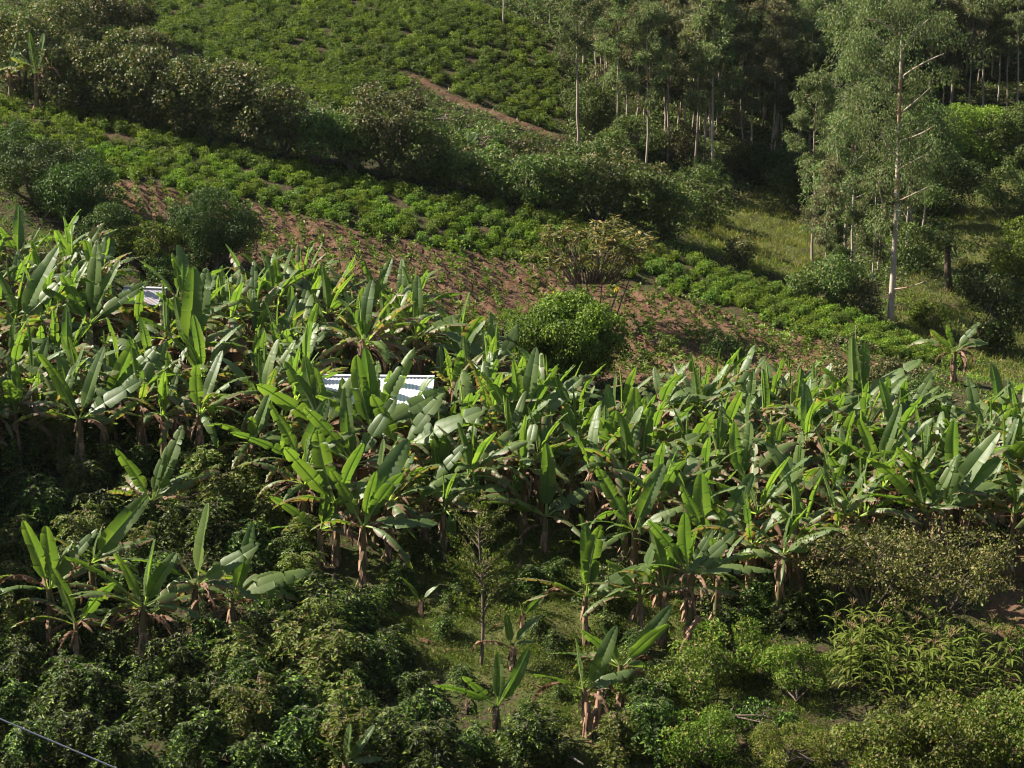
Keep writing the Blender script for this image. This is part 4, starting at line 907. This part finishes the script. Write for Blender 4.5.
# ------------------------------------------------------------------ tea
def tea_bush(seed, w=.95, h=.6, n=420, leafL=.10, leafW=.05, core=True):
    rg = np.random.default_rng(seed); mb = MB()
    lob = rg.normal(size=(7, 3)); lob[:, 2] = np.abs(lob[:, 2])*.3
    d = nrm(rg.normal(size=(n, 3))*np.array([1, 1, .8])); d[:, 2] = np.abs(d[:, 2])
    q0 = 0; amp = 1+.20*np.sin(d[:, 0]*5+seed)*np.sin(d[:, 1]*6+seed*2); q = rg.uniform(.84, 1.05, n)
    Pp = d*np.array([w/2, w/2, h])*(amp*q)[:, None]; Pp[:, 2] = np.minimum(Pp[:, 2], h*.88+rg.normal(size=n)*.04)+.03
    rn = rg.normal(size=(n, 3)); rn -= d*(rn*d).sum(1, keepdims=True)*.8; D = d*.35+rn*.6+[0, 0, .15]
    leafquads(mb, Pp, D, leafL*rg.uniform(.7, 1.3, n), leafW, np.clip((Pp[:, 2]/h)*.6+rg.normal(size=n)*.1, 0, 1)*0+rg.random(), rg, up=d)
    if core:      # added inner dome in a dark leaf tone, blocks light through the bush
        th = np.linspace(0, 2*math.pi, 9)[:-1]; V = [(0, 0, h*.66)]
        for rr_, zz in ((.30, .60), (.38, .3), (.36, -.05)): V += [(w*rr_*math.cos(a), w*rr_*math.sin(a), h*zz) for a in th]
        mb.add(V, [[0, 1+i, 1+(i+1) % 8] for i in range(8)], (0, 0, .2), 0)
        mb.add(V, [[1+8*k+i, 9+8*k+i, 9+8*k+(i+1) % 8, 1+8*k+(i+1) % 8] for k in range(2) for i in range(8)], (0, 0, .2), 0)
    return mb
TB = [tea_bush(i, .78, .56, 430, .10, .05) for i in range(6)]
TBm = [t.mesh('tea_bush_mesh', M['tea_young' if i % 3 else 'tea']) for i, t in enumerate(TB)]
TBlow = [tea_bush(20+i, .80, .58, 300, .11, .055) for i in range(6)]
def tea_positions(poly, ymin, ymax, rowd, step, slopevec, jit, skip):
    out = []
    cx = np.arange(-60, 60, step); rowi = np.arange(-60, 220, rowd)
    for k, v in enumerate(rowi):
        x = cx+(k % 2)*step*.5; y = v+x*slopevec+.5*np.sin(x*.21+v*.05)
        x = x+rng.normal(size=x.size)*jit; y = y+rng.normal(size=x.size)*jit
        m = (y > ymin) & (y < ymax); x = x[m]; y = y[m]
        if not len(x): continue
        z = H(x, y); px, py, f = project(x, y, z)
        k2 = inpoly(px, py, poly) & (px > -30) & (px < 1050) & (rng.random(len(x)) > skip+.0*x)
        gap = np.sin(x*.9+y*.5)*np.sin(y*1.1-x*.35)
        k2 &= gap > -.86
        out += [(a, b, c) for a, b, c in zip(x[k2], y[k2], z[k2])]
    return out
t1 = tea_positions(TEA1, 90, 117, .92, .84, -.12, .06, .03)
t2 = tea_positions(TEA2, 118, 200, 1.10, .90, -.05, .07, .03)
t1.sort(key=lambda p: p[1]); print('tea', len(t1), len(t2), 'bananas', len(grove_pts), 'forest', nf)
for k, p in enumerate(t1[:300]):
    o = ob('tea_bush', TBm[random.randrange(6)], None, (p[0], p[1], p[2]-.02), (0, 0, random.uniform(0, 6.28)), random.uniform(.85, 1.12))
    tag(o, 'leafy tea bush in the lower rows of the strip beside the red field', 'tea bush', 'tea bushes in the lower rows of the strip')
def merged(pts, name, mats, label, cat, src, sc0=1.0):
    mb = MB()
    for p in pts:
        t = src[random.randrange(len(src))]; a = random.uniform(0, 6.28); s = random.uniform(.85, 1.15)*sc0; c, d = math.cos(a)*s, math.sin(a)*s
        V = np.concatenate(t.v); V = np.stack([V[:, 0]*c-V[:, 1]*d+p[0], V[:, 0]*d+V[:, 1]*c+p[1], V[:, 2]*s*random.uniform(.85, 1.1)+p[2]-.02], -1)
        TT = np.concatenate(t.t).copy(); TT[:, 1] = random.random()
        mi = random.randrange(len(mats)); base = mb.n
        mb.add(V, t.f[0], TT, mi)
        off = len(t.v[0])
        for f_ in t.f[1:]: mb.f.append(f_+base); mb.m.append(np.full(len(f_), mi))
    o = ob(name, mb.mesh(name, mats)); tag(o, label, cat, None, 'stuff'); return o
if len(t1) > 300: merged(t1[300:], 'tea_rows', [M['tea'], M['tea_young']], 'rest of the tea strip running down the ridge', 'tea bushes', TBlow)
merged(t2, 'tea_field', [M['tea'], M['tea'], M['tea_young']], 'tea field covering the far hillside at the top left', 'tea bushes', TBlow, 1.08)

# seedlings on the red field ----------------------------------------------------
def seedling(seed):
    rg = np.random.default_rng(seed); mb = MB(); n = 26
    P0 = rg.normal(size=(n, 3))*.05; P0[:, 2] = rg.uniform(.03, .38, n); az = rg.uniform(0, 6.28, n)
    leafquads(mb, P0, np.stack([np.cos(az), np.sin(az), rg.uniform(.0, .9, n)], -1), .15, .065, rg.random(), rg)
    tube(mb, [(0, 0, -.03), (0, 0, .35)], [.01, .006], 4, (.5, .3, 0)); return mb
SD = [seedling(i) for i in range(4)]; SDm = [s.mesh('seedling_mesh', M['tea']) for s in SD]
sd = []
for col in np.arange(-45, 60, .8):
    for y in np.arange(80, 113, .52):
        x = col-.28*y; yy = y+random.uniform(-.12, .12); x += random.uniform(-.08, .08)
        if random.random() < .12: continue
        z = float(H(x, yy)); px, py, f = project(np.array([x]), np.array([yy]), np.array([z]))
        if inpoly(px, py, SOIL)[0] and 0 < px[0] < 1024: sd.append((x, yy, z, py[0]))
sd.sort(key=lambda q: q[1]); vis = [q for q in sd if True]
pick = vis[:len(vis)]; random.shuffle(pick)
big = sorted(pick[:300], key=lambda q: q[1]); rest = pick[300:]
for q in big:
    o = ob('seedling', SDm[random.randrange(4)], None, (q[0], q[1], q[2]+.05), (0, 0, random.uniform(0, 6.28)), random.uniform(1.2, 1.9))
    tag(o, 'young leafy crop plant in the furrows of the red field', 'seedling', 'seedlings on the red field')
if rest: merged([(a, b, c+.05) for a, b, c, _ in rest], 'seedling_rows', [M['tea'], M['weed']], 'more young crop plants scattered over the red field', 'seedlings', SD)
print('seedlings', len(sd))

# ground cover -------------------------------------------------------------------
def cover(name, n, sel, L, Wd, up, mat, label, per=1, spread=.1):
    x = rng.uniform(-34, 34, n*3); y = rng.uniform(57, 125 if per < 99 else 125, n*3); z = H(x, y); px, py, f = project(x, y, z)
    k = sel(x, y, px, py) & (px > -20) & (px < 1044) & (py < 790) & (py > 0)
    x, y, z = x[k][:n], y[k][:n], z[k][:n]
    # clumped density
    g = np.sin(x*1.3+2*np.sin(y*.7))*np.sin(y*1.5+np.sin(x)); kk = g > rng.uniform(-1.1, .9, len(x)); x, y, z = x[kk], y[kk], z[kk]; g = (g[kk]+1)/2
    P0 = np.repeat(np.stack([x, y, z], -1), per, 0)+rng.normal(size=(len(x)*per, 3))*np.array([spread, spread, 0]); P0[:, 2] += rng.random(len(P0))*spread*.8
    D = rng.normal(size=P0.shape)*np.array([.6, .6, .3])+[0, 0, up]
    mb = MB(); leafquads(mb, P0, D, L*rng.uniform(.5, 1.4, len(P0)), Wd, np.repeat(g, per), rng)
    o = ob(name, mb.mesh(name, M[mat])); tag(o, label, 'ground cover', None, 'stuff'); print(name, len(P0))
def nosoil(x, y, px, py): return ~(inpoly(px, py, SOIL) & (y < 113))
cover('ground_weeds', 26000, lambda x, y, px, py: (y < 86) & (rng.random(len(x)) < .9), .12, .06, .5, 'weed', 'low leafy weeds covering the floor under the grove', 6, .14)
cover('clearing_grass', 190000, lambda x, y, px, py: (inpoly(px, py, GRASS4) | (inpoly(px, py, [(640, 690), (760, 640), (830, 660), (830, 800), (600, 800)]))) & (y < 80), .12, .022, .9, 'grass_short', 'short grass on the sunny clearing', 6, .10)
cover('field_weeds', 9000, lambda x, y, px, py: inpoly(px, py, SOIL) & (y < 113) & ((px < 330) | (py > 300+(px-400)*.1) | (rng.random(len(x)) < .3)), .11, .05, .6, 'weed', 'weeds scattered over the red field', 5, .12)
cover('field_stubble', 16000, lambda x, y, px, py: inpoly(px, py, SOIL) & (y < 113), .10, .03, .35, 'stubble', 'dry brown stalks and clods littering the red field', 4, .12)
cover('upper_weeds', 16000, lambda x, y, px, py: (y >= 86) & nosoil(x, y, px, py) & ~inpoly(px, py, TEA1) & (y < 116), .15, .07, .6, 'weed', 'leafy undergrowth between the grove and the ridge', 6, .16)
def cover_far(name, n, sel, L, Wd, up, mat, label, per, spread):
    x = rng.uniform(-45, 55, n*4); y = rng.uniform(100, 195, n*4); z = H(x, y); px, py, f = project(x, y, z)
    k = sel(x, y, px, py) & (px > -20) & (px < 1044) & (py > -30); x, y, z = x[k][:n], y[k][:n], z[k][:n]
    P0 = np.repeat(np.stack([x, y, z], -1), per, 0)+rng.normal(size=(len(x)*per, 3))*np.array([spread, spread, 0]); P0[:, 2] += rng.random(len(P0))*spread
    D = rng.normal(size=P0.shape)*np.array([.6, .6, .3])+[0, 0, up]; mb = MB(); leafquads(mb, P0, D, L*rng.uniform(.5, 1.4, len(P0)), Wd, np.repeat(rng.random(len(x)), per), rng)
    o = ob(name, mb.mesh(name, M[mat])); tag(o, label, 'ground cover', None, 'stuff'); print(name, len(P0))
inG = lambda px, py: inpoly(px, py, GRASS1) | inpoly(px, py, GRASS2) | inpoly(px, py, GRASS3)
cover_far('valley_grass', 14000, lambda x, y, px, py: inG(px, py), .32, .04, 1.0, 'grass', 'rough grass on the valley slopes', 7, .2)
cover_far('forest_undergrowth', 17000, lambda x, y, px, py: ~inG(px, py) & ~(inpoly(px, py, TEA2)) & ~(inpoly(px, py, PATH)) & (y > 116), .22, .13, .25, 'hedge_green', 'leafy undergrowth between the far trees', 7, .3)

# ------------------------------------------------------------------ buildings
def box(mb, c, d, t=(0, 0, 0), m=0):
    c = np.array(c, float); d = np.array(d, float)/2
    V = [c+d*np.array(q) for q in ((-1, -1, -1), (1, -1, -1), (1, 1, -1), (-1, 1, -1), (-1, -1, 1), (1, -1, 1), (1, 1, 1), (-1, 1, 1))]
    mb.add(V, [[0, 3, 2, 1], [4, 5, 6, 7], [0, 1, 5, 4], [1, 2, 6, 5], [2, 3, 7, 6], [3, 0, 4, 7]], t, m)
def metal(name, col, rust=.15):
    m, nt = newmat(name); tc = N(nt, 'ShaderNodeTexCoord'); n1 = noise(nt, 1.2, 5, tc.outputs['Object'])
    c = mix(nt, mapr(nt, n1, .55, .75, 0, rust), col, (.45, .28, .2)); pb = N(nt, 'ShaderNodeBsdfPrincipled'); pb.inputs['Roughness'].default_value = .45; pb.inputs['Metallic'].default_value = .0
    nt.links.new(c, pb.inputs['Base Color']); o = N(nt, 'ShaderNodeOutputMaterial'); nt.links.new(pb.outputs[0], o.inputs[0]); return m
M['roof'] = metal('pale_sheet_metal', (.66, .66, .68), .35); M['roof2'] = metal('grey_lilac_sheet_metal', (.46, .44, .48), .7); M['blue'] = metal('blue_sheet_metal', (.08, .22, .34), .1)
def corrugated(mb, p0, p1, p2, p3, n=34, amp=.012):
    """sheet between edge p0-p1 (ridge) and p3-p2 (eave) with ribs running down the slope"""
    p0, p1, p2, p3 = [np.array(q, float) for q in (p0, p1, p2, p3)]; nn = nrm(np.cross(p1-p0, p3-p0)); nn = nn if nn[2] > 0 else -nn
    V = []
    for i in range(n*4+1):
        q = i/(n*4); o = nn*amp*math.sin(i*math.pi/2); a = p0+(p1-p0)*q+o; b = p3+(p2-p3)*q+o; V += [a, b, b-nn*.012, a-nn*.012]
    i = np.arange(n*4)[:, None]*4; mb.add(V, np.concatenate([i+np.array([[0, 4, 5, 1]]), i+np.array([[3, 2, 6, 7]])]))
def house(px, py_eave, wm, dm, hw, rise, rz, roofmat, label, mono=False, wall='mud', over=.35):
    p = ground(px, py_eave, hw); root = empty('house', p, rz); w, d = wm/2-over, dm/2-over*.6
    wl = MB(); th = .18; zb = -1.4; door0, door1 = -.45, .45; hh = hw-.05
    box(wl, (0, d-th/2, (hh+zb)/2), (2*w, th, hh-zb)); 
    for sg in (-1, 1): box(wl, (sg*(w-th/2), 0, (hh+zb)/2), (th, 2*d-2*th-.004, hh-zb))
    box(wl, (-(w+.45)/2, -d+th/2, (hh+zb)/2), (w-.45, th, hh-zb)); box(wl, ((w+.45)/2, -d+th/2, (hh+zb)/2), (w-.45, th, hh-zb)); box(wl, (0, -d+th/2, (hh+1.9)/2), (.896, th, hh-1.9)); box(wl, (0, -d+th/2, zb/2), (.896, th, -zb))
    if not mono:
        for sg in (-1, 1):
            V = [(sg*w, -d, hh+.002), (sg*w, d, hh+.002), (sg*w, 0, hw+rise-.12), (sg*(w-th), -d, hh+.002), (sg*(w-th), d, hh+.002), (sg*(w-th), 0, hw+rise-.12)]
            wl.add(V, [[0, 1, 2], [3, 5, 4]]); wl.add(V, [[0, 2, 5, 3], [1, 4, 5, 2]])
    ob('wall', wl.mesh('wall_mesh', M[wall]), root)
    dr = MB(); box(dr, (0, -d+.10, .95), (.86, .05, 1.88)); dro = ob('door', dr.mesh('door_mesh', M['frame']), root)
    hd = MB(); tube(hd, [(.32, -d+.06, .98), (.32, -d+.03, .98), (.22, -d+.03, .98)], .012, 5); ob('handle', hd.mesh('handle_mesh', M['log']), dro)
    rf = MB(); a, b = wm/2, dm/2
    if mono: corrugated(rf, (-a, b, hw+rise), (a, b, hw+rise), (a, -b, hw), (-a, -b, hw))
    else:
        corrugated(rf, (-a, 0, hw+rise), (a, 0, hw+rise), (a, -b, hw-.02), (-a, -b, hw-.02)); corrugated(rf, (-a, 0, hw+rise), (a, 0, hw+rise), (a, b, hw-.02), (-a, b, hw-.02)); box(rf, (0, 0, hw+rise+.03), (wm, .22, .03))
    ob('roof', rf.mesh('roof_mesh', M[roofmat]), root)
    tag(root, label, 'house'); return root
house(373, 400, 4.9, 4.6, 2.3, .95, R(-3), 'roof', 'house with a bright white sheet metal roof half hidden behind tall banana leaves')
house(146, 300, 1.9, 1.9, 2.6, .5, R(-12), 'roof2', 'small hut with a pale lilac metal roof among banana plants at the upper left', over=.2)
house(222, 348, 1.9, 1.7, 1.9, .35, R(8), 'thatch', 'little brown mud hut with a dry leaf roof hidden among banana plants', over=.12)
house(873, 10, 3.0, 3.0, 2.4, .6, R(5), 'blue', 'tiny distant building with a blue metal roof showing between treetops')

# ------------------------------------------------------------------ small things
# fallen dead banana leaves
for (px, py) in [(540, 628), (462, 652), (560, 645), (600, 655), (470, 700), (545, 690), (430, 600), (415, 640), (520, 560), (700, 640), (715, 600), (760, 590), (640, 640), (380, 600), (350, 590), (610, 740), (575, 745), (655, 600), (800, 600), (535, 740), (505, 625), (240, 480), (130, 560), (290, 520), (450, 560), (665, 655), (628, 612)]:
    p = ground(px, py); fl = ob('fallen_leaf', random.choice(DL), None, (p[0], p[1], p[2]+.06), (R(random.uniform(80, 100)), R(random.uniform(-20, 20)), random.uniform(0, 6.28)), random.uniform(.5, .95)); fl.rotation_euler = Euler((0, R(78), random.uniform(0, 6.28)))
    tag(fl, 'dry brown banana leaf fallen on the ground in or beside the clearing', 'fallen leaf', 'fallen banana leaves')
# thin pole at the end of the red field
p = ground(854, 372); mb = MB(); tube(mb, [(0, 0, -.2), (.02, 0, 1.2), (0, 0, 2.2)], [.035, .03, .025], 6); tag(ob('wooden_pole', mb.mesh('pole_mesh', M['twig'], True), None, p), 'thin bare pole standing at the end of the furrowed red field', 'pole')
# fallen pale branch at the bottom
p = ground(553, 752); mb = MB(); tube(mb, [(-.5, .5, .12), (0, 0, .2), (.35, -.5, .15), (.9, -1.3, .12)], [.05, .06, .055, .03], 6); tube(mb, [(0, 0, .2), (.4, .15, .35), (.7, .1, .3)], [.03, .02, .01], 5); tag(ob('fallen_branch', mb.mesh('branch_mesh', M['log'], True), None, p), 'pale dead branch lying on the ground at the bottom centre', 'branch')
# cable across the bottom left corner
def cable():
    a = pt(0, 719, 40); b = pt(115, 768, 40); d = (b-a); mb = MB(); pts = []
    for t in np.linspace(-3, 7, 60):
        q = a+d*t; q[2] += .004*(t*t)*.5; pts.append(q)
    tube(mb, pts, .018, 6)
    m, nt = newmat('cable_sheath'); pb = N(nt, 'ShaderNodeBsdfPrincipled'); tc = N(nt, 'ShaderNodeTexCoord'); nt.links.new(mix(nt, noise(nt, 5, 2, tc.outputs['Object']), (.20, .21, .27), (.30, .31, .36)), pb.inputs['Base Color']); o = N(nt, 'ShaderNodeOutputMaterial'); nt.links.new(pb.outputs[0], o.inputs[0])
    tag(ob('overhead_cable', mb.mesh('cable_mesh', m, True)), 'thin grey cable hanging across the bottom left corner', 'cable')
cable()
# yellowed banana leaf tips (parts of nearby plants)
for (px, py, par) in ((238, 334, None), (403, 464, None)):
    best = min([o for o in COL.objects if o.name.startswith('banana_plant') and o.parent is None], key=lambda o: (project(*[np.array([c]) for c in o.location])[0][0]-px)**2+(project(*[np.array([c]) for c in (o.location[0], o.location[1], o.location[2]+2.3)])[1][0]-py)**2)
    lf = add_leaf(best, (0, -.1, 2.5), -math.pi/2+.4, R(60), 1.15, 1.1, 2, .4); me = lf.data.copy(); me.materials.clear(); me.materials.append(M['yellow']); lf.data = me; lf.name = 'yellow_leaf'; lf['label'] = 'yellowed old leaf'
# unseen sun-blocking trees, added beyond the left edge to shade the left slope
for k, (x, y, hh) in enumerate(((-25.5, 77, 8.5), (-24.5, 70, 7.5), (-29, 73, 10))):
    z = float(H(x, y)); shrub((x, y, z), 8, hh, 'dark', .28, .13, 'unseen leafy tree added beyond the left edge to shade the slope', 'tree', 'unseen shade trees added beyond the left edge', base=1.5, seed=k, cover=1.3, name='shade_tree')

HAZE = .00004
if HAZE:
    hz = MB(); box(hz, (0, 190, 45), (1500, 1420, 240)); m, nt = newmat('haze_air'); pv = N(nt, 'ShaderNodeVolumePrincipled'); pv.inputs['Color'].default_value = (.86, .90, .95, 1); pv.inputs['Density'].default_value = HAZE; pv.inputs['Anisotropy'].default_value = .3
    o_ = N(nt, 'ShaderNodeOutputMaterial'); nt.links.new(pv.outputs[0], o_.inputs['Volume']); ho = ob('haze', hz.mesh('haze_mesh', m)); tag(ho, 'thin pale haze over the hillside', 'haze', None, 'stuff')
# ------------------------------------------------------------------ light, world, camera
SUN_AZ = math.atan2(.16, -.98); EL = R(40)        # direction towards the sun: left and a little behind the hill
s = np.array([math.cos(EL)*math.cos(SUN_AZ), math.cos(EL)*math.sin(SUN_AZ), math.sin(EL)])
sun = bpy.data.lights.new('sun', 'SUN'); sun.energy = 5.0; sun.angle = R(.53); sun.color = (1, .93, .80)
so_ = bpy.data.objects.new('sun', sun); COL.objects.link(so_)
from mathutils import Vector
so_.rotation_euler = Vector(s).to_track_quat('Z', 'Y').to_euler()
w = bpy.data.worlds.new('World'); sc.world = w; w.use_nodes = True; nt = w.node_tree
bg = nt.nodes['Background']; sky = nt.nodes.new('ShaderNodeTexSky'); sky.sky_type = 'NISHITA'; sky.sun_disc = False
sky.sun_elevation = EL; sky.sun_rotation = math.atan2(s[0], s[1]); sky.dust_density = 1.2
nt.links.new(sky.outputs[0], bg.inputs[0]); bg.inputs[1].default_value = .05
cam = bpy.data.cameras.new('camera'); co = bpy.data.objects.new('camera', cam); COL.objects.link(co)
cam.sensor_width = 36; cam.lens = F/1024*36; cam.clip_end = 3000; cam.clip_start = .5
co.location = (0, 0, 0); co.rotation_euler = (R(90)+PITCH, 0, 0); sc.camera = co
sc.view_settings.view_transform = 'Standard'; sc.view_settings.look = 'None'; sc.view_settings.exposure = 1.62; sc.view_settings.gamma = 1
sc.cycles.filter_width = 1.1; sc.cycles.max_bounces = 5; sc.cycles.transparent_max_bounces = 4; sc.cycles.diffuse_bounces = 2; sc.cycles.transmission_bounces = 4
print('objects', len(sc.objects), 'leaves', LEAFCOUNT[0])
